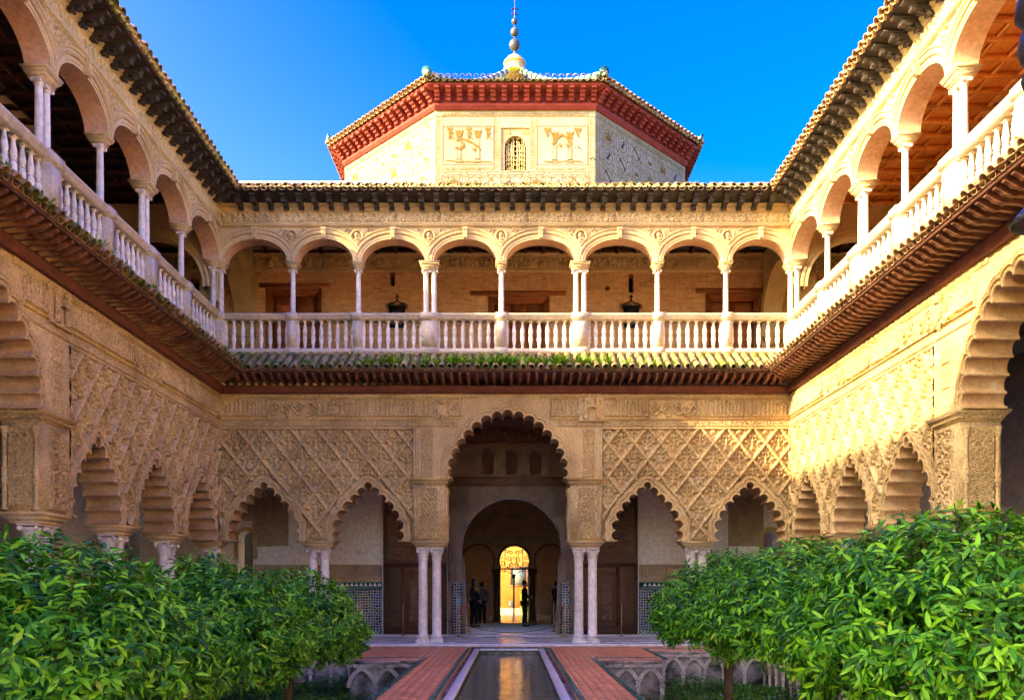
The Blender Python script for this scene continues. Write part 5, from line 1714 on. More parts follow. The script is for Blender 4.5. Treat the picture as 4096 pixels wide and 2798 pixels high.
# hips: alternate green and white ridge tiles with round end caps
for k in range(8):
    a = PI+k*PI/4+PI/8+PI/2
    r_ = (AP+.56)/math.cos(PI/8)
    d = Vector((math.cos(a), math.sin(a), 0))
    p0 = d*r_+Vector((0,0,18.50)); p1 = Vector((0,0,23.10))
    for j in range(34):
        q0 = p0.lerp(p1, j/34); q1 = p0.lerp(p1, (j+1)/34+.004)
        q0.z -= .42*math.sin(PI*min(1, j/34)); q1.z -= .42*math.sin(PI*min(1, (j+1)/34))
        if k in (0, 1, 5, 6, 7, 2):
            m = MB(); m.tube([q0, q1], .10, 7, False); m.build('ridge_tile', 'green_glaze' if j % 2 else 'white_glaze', tw, 50)
    cap = MB(); u_ = d*.03
    cap.tube([p0-d*.02+Vector((0,0,.06)), p0+d*.06+Vector((0,0,.04))], .17, 14); o = cap.build('hip_end_cap', 'green_glaze', tw)
    cap = MB()
    sd = Vector((-d.y, d.x, 0))
    for q in range(6):
        aa = q*PI/3
        c0 = p0+d*.064+Vector((0,0,.04))
        cap.tube([c0+(sd*math.cos(aa)+Vector((0,0,1))*math.sin(aa))*.03, c0+(sd*math.cos(aa)+Vector((0,0,1))*math.sin(aa))*.11], .016, 4)
    cap.build('cap_star', 'white_glaze', o)
# finial
fin = empty('finial', (0,0,0), parent=tw)
m = MB(); m.lathe([(.46,22.75),(.46,23.0),(.38,23.04),(.38,23.14),(.47,23.20),(.46,23.27),(.36,23.33),(.33,23.42),(.22,23.50),(.13,23.55),(.08,23.62)], 16); m.build('cap', 'stone', fin, 40)
for zc, r in ((24.0,.235),(24.53,.18),(24.98,.135)):
    m = MB(); m.lathe([(max(r*math.sin(PI*i/8), .03), zc-r*math.cos(PI*i/8)) for i in range(9)], 14); m.build('ball', 'lead', fin, True)
m = MB(); m.lathe([(.06,23.6),(.04,23.8),(.03,24.3),(.05,24.32),(.03,24.35),(.03,25.4),(.015,25.6),(.012,27.5)], 8); m.build('spike', 'lead', fin)
m = MB()
for s in (-1, 1):
    m.tube([(s*a, 0, b) for a, b in spiral(.08, 25.3, .07, 0, 1.1, 1, 10)], .015, 4); m.tube([(0,0,25.25), (s*.13,0,25.27)], .02, 4); m.box((s*.09-.035,-.035,25.46), (s*.09+.035,.035,25.53))
m.tube([(-.13,0,25.5), (.13,0,25.5)], .02, 5)
m.build('weathervane', 'iron', fin)
# carved window of the tower
f0 = face[0]
m = MB()
m.holed(rect(-.48, .48, 15.56, 17.02), [[(-.36,15.60)]+arc_pts(0, 16.42, .36, PI, 0, 16)+[(.36,15.60)]], AP-.06, AP-.3)
win = m.build('window', 'stone', f0)
g = MB()
rr = random.Random(8)
for s in (-1, 1):
    for x in (.06, .14, .22, .30): g.box((s*x-.013, AP-.17, 15.6), (s*x+.013, AP-.13, 16.45+.2*(1-x/.3)))
    for z in np.arange(15.7, 16.75, .15):
        for x in (.1, .24):
            pts = spiral(s*x, z, .075, rr.uniform(0, 6), 1.0, s, 10); g.tube([(a, AP-.14, b) for a, b in pts], .014, 4)
for z in np.arange(15.65, 16.6, .16): g.tube([(-.34, AP-.15, z), (-.17, AP-.15, z+.08), (0, AP-.15, z), (.17, AP-.15, z+.08), (.34, AP-.15, z)], .015, 4)
g.build('window_tracery', 'stone', win)
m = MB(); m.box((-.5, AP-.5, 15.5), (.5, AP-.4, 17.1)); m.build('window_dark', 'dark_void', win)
me_ = relief_mesh('window_spandrel', .30, .22, st_vine, .03, .012, 'stone', .0, 31, pitch=.1, k=.008)
for x in (-.47, .17): inst(me_, 'window_spandrel', win, (x, AP-.058, 16.78))
# ---- painted decoration: flat paint laid on the plaster
class Paint:
    def __init__(s): s.d = {}
    def mb(s, c): return s.d.setdefault(c, MB())
    def line(s, pts, hw, c):
        for (x0, z0), (x1, z1) in zip(pts[:-1], pts[1:]):
            L = math.hypot(x1-x0, z1-z0)+1e-9; nx_, nz_ = -(z1-z0)/L*hw, (x1-x0)/L*hw
            dx, dz = (x1-x0)/L*hw*.5, (z1-z0)/L*hw*.5
            s.quad([(x0-dx+nx_,z0-dz+nz_),(x1+dx+nx_,z1+dz+nz_),(x1+dx-nx_,z1+dz-nz_),(x0-dx-nx_,z0-dz-nz_)], c)
    def quad(s, p, c):
        m_ = s.mb(c); s.k = getattr(s, 'k', 0)+1
        y = AP+.004+(s.k % 7)*.0006+{'ochre_pale':0,'ochre_grey':.005,'ochre':.010,'ochre_red':.015,'iron':.02,'painted_wall':.0}[c]
        m_.add([(x, y, z) for x, z in p], [tuple(range(len(p)))])
    def loop(s, pts, hw, c): s.line(pts+[pts[0]], hw, c)
    def done(s, parent):
        for c, m_ in s.d.items(): m_.build('painted_decoration', c, parent)
def castle(p, x, z, k, c):
    p.quad([(x-.16*k,z-.15*k),(x+.16*k,z-.15*k),(x+.16*k,z+.0*k),(x-.16*k,z+.0*k)], c)
    for dx, h in ((-.11,.12),(0,.2),(.11,.12)): p.quad([(x+(dx-.035)*k,z+.01*k),(x+(dx+.035)*k,z+.01*k),(x+(dx+.035)*k,z+h*k),(x+(dx-.035)*k,z+h*k)], c)
    p.line([(x-.16*k,z-.07*k),(x+.16*k,z-.07*k)], .008*k, 'ochre_grey')
def quatre(p, x, z, r, c):
    pts = []
    for i in range(33):
        a = 2*PI*i/32; rr_ = r*(.86+.16*abs(math.cos(4*a)))
        pts.append((x+rr_*math.cos(a), z+rr_*math.sin(a)))
    p.line(pts, .014, c)
def lion(p, x, z, k, c):
    p.line([(x-.09*k,z-.12*k),(x-.03*k,z-.02*k),(x+.04*k,z+.05*k),(x+.03*k,z+.14*k)], .03*k, c); p.line([(x+.02*k,z-.14*k),(x-.02*k,z-.02*k)], .02*k, c)
    p.line([(x+.03*k,z+.05*k),(x+.11*k,z+.09*k)], .018*k, c); p.line([(x-.09*k,z-.1*k),(x-.14*k,z+.02*k),(x-.1*k,z+.1*k)], .012*k, c)
def band(p, x, z, k, c): p.line([(x-.13*k,z+.13*k),(x+.13*k,z-.13*k)], .022*k, c); p.line([(x-.15*k,z+.15*k),(x-.11*k,z+.11*k)], .05*k, 'ochre'); p.line([(x+.15*k,z-.15*k),(x+.11*k,z-.11*k)], .05*k, 'ochre')
def crown(p, x, z, k, c):
    p.quad([(x-.1*k,z-.1*k),(x+.1*k,z-.1*k),(x+.13*k,z),(x-.13*k,z)], c)
    for d in (-.11,0,.11): p.quad([(x+(d-.03)*k,z),(x+(d+.03)*k,z),(x+d*k,z+.07*k)], c)
def script(p, x0, x1, z, h, c, seed):
    q = random.Random(seed); x = x0
    while x < x1:
        p.line([(x, z-h/2), (x, z+h/2*q.uniform(.3,1))], .009, c)
        if q.random() < .5: p.line([(x, z-h*.35), (min(x+.07, x1), z-h*.35)], .009, c)
        if q.random() < .2: p.loop([(x+.03+.025*math.cos(i*PI/3), z+h*.1+.03*math.sin(i*PI/3)) for i in range(6)], .007, c)
        x += q.uniform(.035,.06)
def vscript(p, x, z0, z1, w_, c, seed):
    q = random.Random(seed); z = z0
    while z < z1:
        p.line([(x-w_/2, z), (x+w_/2*q.uniform(.2,1), z)], .009, c); z += q.uniform(.04,.07)
        if q.random() < .2: p.line([(x-w_*.3, z), (x-w_*.3, z+.08)], .009, c)
def grid_cells(p, x0, x1, z0, z1, nx_, nz_, seed, line='ochre_grey', dark=None):
    q = random.Random(seed); dx, dz = (x1-x0)/nx_, (z1-z0)/nz_
    for i in range(nx_):
        for j in range(nz_):
            cx, cz = x0+(i+.5)*dx, z0+(j+.5)*dz; r = min(dx, dz)*.36
            quatre(p, cx, cz, r, line)
            for sx in (-1, 1):
                for sz in (-1, 1):
                    pts = spiral(cx+sx*dx*.33, cz+sz*dz*.33, min(dx,dz)*.10, q.uniform(0,6), 1.0, sx*sz, 8); p.line(pts, .011, 'ochre')
            kk = (i+j*3) % 4; k = r/.26
            if kk == 0: castle(p, cx, cz, k, 'ochre')
            elif kk == 1: lion(p, cx, cz, k, dark or 'ochre_grey')
            elif kk == 2: band(p, cx, cz, k, dark or 'ochre_grey')
            else: crown(p, cx, cz-.03, k, 'ochre')
    for i in range(nx_+1):
        for j in range(nz_):
            cx, cz = x0+i*dx, z0+(j+.5)*dz
            p.loop([(cx-.05,cz-dz*.32),(cx,cz-dz*.4),(cx+.05,cz-dz*.32),(cx+.05,cz+dz*.32),(cx,cz+dz*.4),(cx-.05,cz+dz*.32)], .010, line)
    for j in range(nz_+1):
        for i in range(nx_):
            cx, cz = x0+(i+.5)*dx, z0+j*dz
            p.loop([(cx-dx*.4,cz),(cx-dx*.32,cz-.045),(cx+dx*.32,cz-.045),(cx+dx*.4,cz),(cx+dx*.32,cz+.045),(cx-dx*.32,cz+.045)], .010, line)
# front face : local x runs to the viewer's left, so mirror with X()
p = Paint()
X = lambda x: -x
def mirror(fn):
    return fn
class Flip(Paint):
    def quad(s, pl, c): Paint.quad(s, [(-x, z) for x, z in pl][::-1], c)
p = Flip()
H = FW/2
for z in (17.57, 17.40): p.line([(-H+.02,z),(H-.02,z)], .010, 'ochre')
script(p, -H+.25, H-.25, 17.48, .13, 'ochre_pale', 1)
for x in (-H+.03, -H+.24, H-.24, H-.03): p.line([(x,15.0),(x,17.4)], .008, 'ochre_pale')
vscript(p, -H+.13, 15.0, 17.3, .13, 'ochre_pale', 2); vscript(p, H-.13, 15.0, 17.3, .13, 'ochre_pale', 3)
for (a, b) in ((-2.45,-.74), (.74,2.44)):
    p.loop([(a,15.76),(b,15.76),(b,17.07),(a,17.07)], .012, 'ochre_grey')
for x in (-.62, .62): vscript(p, x, 15.65, 17.3, .15, 'ochre_pale', 4); p.line([(x-.1,15.6),(x-.1,17.36)], .008, 'ochre_pale'); p.line([(x+.1,15.6),(x+.1,17.36)], .008, 'ochre_pale')
script(p, -2.4, -.7, 15.63, .12, 'ochre_pale', 5); script(p, .7, 2.4, 15.63, .12, 'ochre_pale', 6)
p.line([(-2.45,15.52),(2.45,15.52)], .010, 'ochre_grey')
grid_cells(p, -2.45, 2.45, 14.82, 15.48, 7, 1, 7)
grid_cells(p, -2.45, 2.45, 14.1, 14.8, 7, 1, 8)
def pcol(x, zc0, zc1, wd, crown_):
    p.loop([(x-wd,zc0),(x+wd,zc0),(x+wd*.9,zc1),(x-wd*.9,zc1)], .009, 'ochre_grey')
    p.quad([(x+wd*.3,zc0),(x+wd,zc0),(x+wd*.9,zc1),(x+wd*.4,zc1)], 'ochre_pale')
    p.loop([(x-wd*1.7,zc0-.11),(x+wd*1.7,zc0-.11),(x+wd*1.2,zc0),(x-wd*1.2,zc0)], .010, 'ochre_grey')
    p.quad([(x-wd,zc1),(x+wd,zc1),(x+wd*1.4,zc1+.13),(x-wd*1.4,zc1+.13)], 'ochre')
    crown(p, x, zc1+.22, 1.0, 'ochre')
for x in (-1.90, -1.27): pcol(x, 15.95, 16.68, .075, 1)
for x in (1.33, 1.84): pcol(x, 15.93, 16.62, .07, 1)
def letter_R(x, z, s):
    p.line([(x-.03*s,z-.12*s),(x-.03*s,z+.12*s)], .022*s, 'ochre'); p.line([(x-.03*s,z+.12*s),(x+.06*s,z+.09*s),(x+.06*s,z+.04*s),(x-.03*s,z)], .016*s, 'ochre'); p.line([(x,z),(x+.05*s,z-.08*s),(x+.10*s,z-.12*s)], .018*s, 'ochre')
for x in (-2.2, -1.56, -.92): letter_R(x, 16.76, 1.1); crown(p, x-.02, 17.0, .75, 'ochre')
for x in (1.08, 2.10): crown(p, x, 16.98, .9, 'ochre'); p.line([(x-.06,16.9),(x+.02,16.7)], .02, 'ochre'); p.line([(x+.06,16.9),(x,16.7)], .014, 'ochre')
p.line([(-1.98,16.60),(-1.8,16.63),(-1.5,16.52),(-1.28,16.38),(-1.19,16.27)], .035, 'ochre'); p.line([(-1.76,16.50),(-1.74,16.38),(-1.85,16.30),(-2.02,16.32)], .032, 'ochre')
p.line([(1.25,16.45),(1.42,16.68),(1.58,16.78),(1.74,16.66),(1.88,16.46)], .038, 'ochre')
for x, z in ((-1.40,16.28), (1.50,16.42), (1.76,16.42)):
    p.quad([(x+.055*math.cos(i*PI/4), z+.07*math.sin(i*PI/4)) for i in range(8)], 'ochre_red')
for a, b in ((-2.36,-.80), (.95,2.3)):
    q = random.Random(int(a*10)); x = a; pts = []
    while x < b: pts.append((x, 15.84+q.uniform(0,.07))); x += .13
    p.line(pts, .018, 'ochre_red')
p.done(f0)
# neighbouring faces
for k, dark, sd in ((7, None, 61), (1, 'iron', 62), (6, None, 63), (2, 'iron', 64)):
    p = Flip()
    for z in (17.57, 17.38): p.line([(-H+.02,z),(H-.02,z)], .010, 'ochre_pale')
    script(p, -H+.1, H-.1, 17.47, .13, 'ochre_pale', sd)
    for x in (-H+.03, -H+.22, H-.22, H-.03): p.line([(x,14.0),(x,17.4)], .009, 'ochre_pale')
    vscript(p, -H+.12, 14.0, 17.3, .12, 'ochre_pale', sd+5)
    grid_cells(p, -H+.28, H-.28, 13.9, 17.3, 6, 5, sd, 'ochre_grey' if dark else 'ochre_pale', dark)
    p.done(face[k])
# a few iron hooks
for x, z in ((-2.0, 16.33), (.30, 15.15), (-2.5, 15.95)):
    m = MB(); m.tube([(x,AP,z), (x-.08,AP+.06,z+.05), (x-.20,AP+.10,z-.08)], .012, 4); m.build('iron_hook', 'iron', f0)
# ------------------------------------------------------------------ orange trees
def leaf_template():
    """pointed leaf folded along the midrib and curling down: (along, across, up)"""
    P = np.array([(0,0,0),(.28,-.135,.045),(.28,0,.0),(.28,.135,.045),(.62,-.12,.02),(.62,0,-.03),(.62,.12,.02),(1.0,0,-.14)])
    F = [(0,2,1,1),(0,3,2,2),(1,2,5,4),(2,3,6,5),(4,5,7,7),(5,6,7,7)]
    T = []
    for f in F:
        T.append((f[0], f[1], f[2]))
        if f[3] != f[2]: T.append((f[0], f[2], f[3]))
    return P, np.array(T)
LP, LT = leaf_template()
ME_LEAF = quadmesh('leaf', LP*np.array([1,1,1]), LT, 'leaf', True)
def leaf_frames(rng, n_ros, per, rx, rz, cz, lumps):
    """rosettes of leaves scattered in a flattened, lumpy dome"""
    d = rng.normal(size=(n_ros, 3)); d /= np.linalg.norm(d, axis=1)[:,None]
    d[:,2] = np.where(d[:,2] < -.7, -d[:,2]*.6, d[:,2])
    rad = 1-.45*rng.random(n_ros)**1.9
    lump = np.ones(n_ros)
    for c, a in lumps:
        lump += a*np.exp(-((d-c)**2).sum(1)/.10)
    P = d*(rad*lump)[:,None]*np.array([rx, rx, rz]); 
    P[:,2] = np.where(P[:,2] < -rz*.75, -rz*.75+.3*(P[:,2]+rz*.75), P[:,2])
    rho = np.hypot(P[:,0], P[:,1])/rx
    P[:,2] = np.where(P[:,2] > 0, P[:,2]*1.08-.22*rz*np.clip(rho, 0, 1.1)**2, P[:,2]*.85)
    P[:,2] += cz+.04
    up = d*np.array([1,1,1.1])+np.array([0,0,.45])+rng.normal(0,.30,(n_ros,3))
    up /= np.linalg.norm(up, axis=1)[:,None]
    B = np.repeat(P, per, 0); U = np.repeat(up, per, 0); n = len(B)
    # along direction of each leaf: around the twig axis, opened and drooping
    ref = rng.normal(size=(n, 3)); s = np.cross(U, ref); s /= np.linalg.norm(s, axis=1)[:,None]
    op = rng.uniform(.7, 1.5, n)
    a = U*np.cos(op)[:,None]+s*np.sin(op)[:,None]+np.array([0,0,-.38])
    a /= np.linalg.norm(a, axis=1)[:,None]
    B = B+U*rng.uniform(-.06,.05,n)[:,None]+a*.01
    w = U+rng.normal(0,.25,(n,3)); w = w-a*(a*w).sum(1)[:,None]; w /= np.linalg.norm(w, axis=1)[:,None]
    c = np.cross(w, a)
    ln = rng.uniform(.048, .098, n)
    return B, a, c, w, ln
def tree(loc, rx, rz, cz, seed, label, n_ros, singles, lean=(0,0), fruit=0):
    rng = np.random.default_rng(seed)
    t = empty('orange_tree', loc); tag(t, label, 'tree', 'clipped orange trees in the sunken gardens')
    lumps = []
    for k in range(9):
        v = rng.normal(size=3); v /= np.linalg.norm(v); v[2] = abs(v[2])*.8; lumps.append((v, rng.uniform(-.07,.10)))
    B, a, c, w, ln = leaf_frames(rng, n_ros, 9, rx, rz, cz, lumps)
    # a few shoots poking out of the top
    for k in range(9):
        th = rng.uniform(0, 2*PI); rr = rng.uniform(0, .75)*rx
        base = np.array([rr*math.cos(th), rr*math.sin(th), cz+rz*math.sqrt(max(.1,1-(rr/rx)**2))*.95])
        hgt = rng.uniform(.08,.20)
        tw_ = MB(); tip = base+np.array([rng.normal(0,.03), rng.normal(0,.03), hgt]); tw_.tube([tuple(base-np.array([0,0,.15])), tuple(tip)], [.005,.003], 4); tw_.build('shoot', 'bark', t)
        m_ = 7
        bb = base+(tip-base)*rng.uniform(.2,1,(m_,1)); aa = rng.normal(size=(m_,3))*np.array([1,1,.4])+np.array([0,0,.25]); aa /= np.linalg.norm(aa,axis=1)[:,None]
        ww = np.tile([0,0,1.],(m_,1))+rng.normal(0,.2,(m_,3)); ww = ww-aa*(aa*ww).sum(1)[:,None]; ww /= np.linalg.norm(ww,axis=1)[:,None]
        B = np.concatenate([B,bb]); a = np.concatenate([a,aa]); w = np.concatenate([w,ww]); c = np.concatenate([c,np.cross(ww,aa)]); ln = np.concatenate([ln,rng.uniform(.05,.09,m_)])
    n = len(B)
    mask = np.zeros(n, bool)
    if singles:
        # leaves nearest the camera become parts of their own
        wp = B+np.array(loc); cam_p = np.array([.1,-22.5,EYE])
        d = np.linalg.norm(wp-cam_p, axis=1)
        ctr = np.array([0,0,cz])
        outw = ((B-ctr)/np.array([rx,rx,rz]))
        facing = (outw*((cam_p-wp)/d[:,None])).sum(1)
        px = (wp[:,0]-.1)/(wp[:,1]+22.5)*3375
        score = np.where((np.abs(px) < 2040) & (facing > .25), d-.8*facing, 99)
        mask[np.argsort(score)[:singles]] = True
    idx = np.where(~mask)[0]
    V = B[idx][:,None,:]+ln[idx][:,None,None]*(LP[None,:,0:1]*a[idx][:,None,:]+LP[None,:,1:2]*c[idx][:,None,:]+LP[None,:,2:3]*w[idx][:,None,:])
    T = (LT[None]+8*np.arange(len(idx))[:,None,None]).reshape(-1, 3)
    o = inst(quadmesh('foliage', V.reshape(-1,3), T, 'leaf', True), 'foliage', t); o['kind'] = 'stuff'
    for i in np.where(mask)[0]:
        M = Matrix(((a[i][0],c[i][0],w[i][0],B[i][0]),(a[i][1],c[i][1],w[i][1],B[i][1]),(a[i][2],c[i][2],w[i][2],B[i][2]),(0,0,0,1)))
        l = inst(ME_LEAF, 'leaf', t); l.matrix_local = M @ Matrix.Scale(ln[i], 4)
    # trunk and limbs
    tr = MB()
    zf = cz-rz*.55
    tr.tube([(0,0,-.1),(.01,.0,.2),(lean[0]*.4,lean[1]*.4,zf*.55),(lean[0],lean[1],zf)], [.062,.05,.046,.055], 10)
    tr.build('trunk', 'bark', t, True)
    for k in range(6):
        th = 2*PI*k/6+rng.uniform(-.3,.3); r1 = rx*rng.uniform(.45,.7)
        br = MB()
        p0 = (lean[0], lean[1], zf-.03); p1 = (lean[0]+r1*.45*math.cos(th), lean[1]+r1*.45*math.sin(th), zf+rz*.28); p2 = (r1*math.cos(th), r1*math.sin(th), cz+rz*.25)
        br.tube([p0, p1, p2], [.040,.026,.010], 7)
        for q in range(3):
            a_ = th+rng.uniform(-.9,.9); br.tube([p1, (p1[0]+.35*math.cos(a_), p1[1]+.35*math.sin(a_), p1[2]+rng.uniform(-.02,.25))], [.014,.005], 5)
        br.build('branch', 'bark', t, True)
    for k in range(fruit):
        f_ = MB(); f_.ball((-.22, -.42, cz-rz*.9), .036, 12, 8); f_.build('orange', 'orange_peel', t, True)
    return t
TG = GZ
# (x, depth from the camera)
def tl(x, depth): return (x, -22.5+depth, TG)
tree(tl(2.60, 4.75), .94, .64, 2.18, 101, 'nearest orange tree on the right, its big leaves cut by the frame edge', 2500, 300, (.0,.05))
tree(tl(2.60, 7.20), .88, .62, 2.18, 102, 'middle orange tree of the right row', 2100, 220, (.02,-.02))
tree(tl(2.58, 9.65), .88, .62, 2.18, 103, 'farthest orange tree of the right row, slim trunk showing below', 1900, 0, (.0,.0))
tree(tl(-2.50, 4.65), .94, .64, 2.03, 104, 'nearest orange tree on the left, filling the lower left corner', 2500, 300, (.0,.0))
tree(tl(-2.50, 7.15), .88, .62, 2.01, 105, 'middle orange tree of the left row', 2100, 220, (.03,.0))
tree(tl(-2.42, 9.55), .90, .62, 1.99, 106, 'farthest orange tree of the left row, one ripe orange hanging under it', 1900, 0, (.0,.0), 1)
# ------------------------------------------------------------------ plants on the roofs
wr = random.Random(17)
pts = []
for k in range(330):
    u = wr.gauss(.4, 2.6) if k % 2 else wr.uniform(-6.6, 6.6)
    if abs(u) < 6.6: pts.append((u, .66+wr.uniform(-.2,.2), 7.22, wr.uniform(.4,1.3)*(1.35 if abs(u-.5) < 3.2 else .8)))
weeds(end, 'eave_weeds', pts, 'weed', .19, 20, .015, 1)
pts = []
for k in range(150):
    u = wr.uniform(-6.8, 6.8); pts.append((u, .63+wr.uniform(-.05,.08), 11.9, wr.uniform(.5,1.1)))
weeds(end, 'upper_eave_weeds', pts, 'weed_dry', .11, 12, .010, 2)
for root, sg, n_, mt in ((left, 1, 150, 'weed'), (right, -1, 25, 'weed_dry')):
    pts = [(sg*wr.uniform(.9, 12), .86+wr.uniform(-.12,.04), 7.17, wr.uniform(.3,1.0)) for k in range(n_)]
    weeds(root, 'eave_weeds', pts, mt, .20, 16, .014, 3)
    pts = [(sg*wr.uniform(.9, 12), .64+wr.uniform(-.08,.06), 11.88, wr.uniform(.3,.8)) for k in range(n_//3)]
    weeds(root, 'upper_eave_weeds', pts, mt, .13, 6, .008, 4)
pts = [(wr.uniform(-.45,.45), 3.0+wr.uniform(0,2.6), 0, 1) for k in range(40)]
pts = [(x*y*.12, y, 23.05-(y/7.0)*4.75+.05, wr.uniform(.5,1.2)) for x, y, z, s in pts if True]
weeds(face[0], 'roof_weeds', [(x, y*.3, 23.0-(y*.3/7.02)*4.7, s) for x, y, z, s in pts], 'weed_dry', .16, 10, .02, 5)
# ------------------------------------------------------------------ mirrors with crowns on the upper wall
def crowned_frame(x, label):
    f = empty('crowned_frame', (x, -UW-.02, 9.05), PI); tag(f, label, 'wall frame', 'crowned frames on the upper wall')
    m = MB()
    for a, b in (((-.22,0,.46),(-.16,.07,.95)), ((.16,0,.46),(.22,.07,.95)), ((-.22,0,.40),(.22,.07,.46)), ((-.24,0,.90),(.24,.08,1.0))): m.box(a, b)
    m.build('frame', 'iron', f)
    m = MB(); m.box((-.16,.005,.46), (.16,.02,.9)); m.build('pane', 'glass', f)
    m = MB()
    m.box((-.27,0,1.0), (.27,.10,1.05))
    for k in range(7): m.prism([(-.27+k*.077,1.05),(-.20+k*.077,1.05),(-.235+k*.077,1.12)], 0, .09)
    for s in (-1, 1): m.tube([(s*.26,.05,1.05), (s*.22,.05,1.14), (s*.1,.05,1.15), (0,.05,1.22)], .018, 5); m.tube([(s*.30,.05,.98), (s*.33,.05,1.08), (s*.27,.05,1.12)], .014, 5)
    m.ball((0,.05,1.24), .035, 8, 5); m.box((-.012,.03,1.26), (.012,.06,1.42)); m.box((-.055,.03,1.33), (.055,.06,1.355))
    m.build('crown', 'iron', f)
crowned_frame(-3.40, 'black crowned frame hung on brick, left of the middle gallery door')
crowned_frame(3.77, 'black crowned frame hung on brick, right of the middle gallery door')
# exit lamp box
m = MB(); m.cbox((-.17,-.05,-.055), (.17,0,.055), .012); o = m.build('emergency_lamp', 'white_wall', None, loc=(-4.62, 4.099, 2.63)); tag(o, 'small white emergency lamp on the plaster wall above the tiled dado', 'lamp')
# ------------------------------------------------------------------ stanchions and ropes
POST = MB(); POST.lathe([(.15,0),(.15,.012),(.04,.03),(.022,.05),(.022,.88),(.035,.89),(.035,.92),(.022,.94),(.03,.97),(0.001,.99)], 16); ME_POST = POST.mesh('post', 'brass', 40)
def stanchion(x, y, z, label, s=1.0, me=None):
    o = inst(ME_POST, 'stanchion', None, (x, y, z), scale=s); tag(o, label, 'stanchion', 'brass rope stanchions'); return o
def rope(name, a, b, sag, r, mt, label):
    a = Vector(a); b = Vector(b); m = MB()
    m.tube([a.lerp(b, t)-Vector((0,0,sag*4*t*(1-t))) for t in np.linspace(0, 1, 15)], r, 6)
    o = m.build(name, mt, None, True); tag(o, label, 'rope'); return o
SP = [(-1.50, 3.3, 0), (-1.32, 5.2, .035), (1.72, 3.3, 0), (1.50, 5.4, .035), (-3.25, 3.55, 0), (3.5, 3.55, 0)]
LB = ['brass stanchion standing left in front of the portal step', 'brass stanchion inside the portal on the left', 'brass stanchion standing right in front of the portal step', 'brass stanchion inside the portal on the right',
      'slim brass stanchion before the left door leaf', 'slim brass stanchion before the right door leaf']
for q, l in zip(SP, LB): stanchion(*q, l, (.45,.45,1.02) if 'slim' in l else (.8,.8,1.02) )
rope('rope_barrier', (-1.47,3.34,.93), (-1.34,5.18,.96), .38, .022, 'red_rope', 'red rope hanging between the stanchions on the left of the portal')
rope('rope_barrier', (1.69,3.34,.93), (1.52,5.38,.96), .30, .022, 'red_rope', 'red rope hanging between the stanchions on the right of the portal')
rope('rope_barrier', (-1.5,3.3,.42), (1.72,3.3,.42), .30, .010, 'black_cord', 'dark cord slung low across the portal between two stanchions')
rope('rope_barrier', (-3.25,3.55,.38), (-1.5,3.3,.42), -.12, .009, 'black_cord', 'dark cord slung before the left door leaf')
rope('rope_barrier', (3.5,3.55,.38), (1.72,3.3,.42), -.12, .009, 'black_cord', 'dark cord slung before the right door leaf')
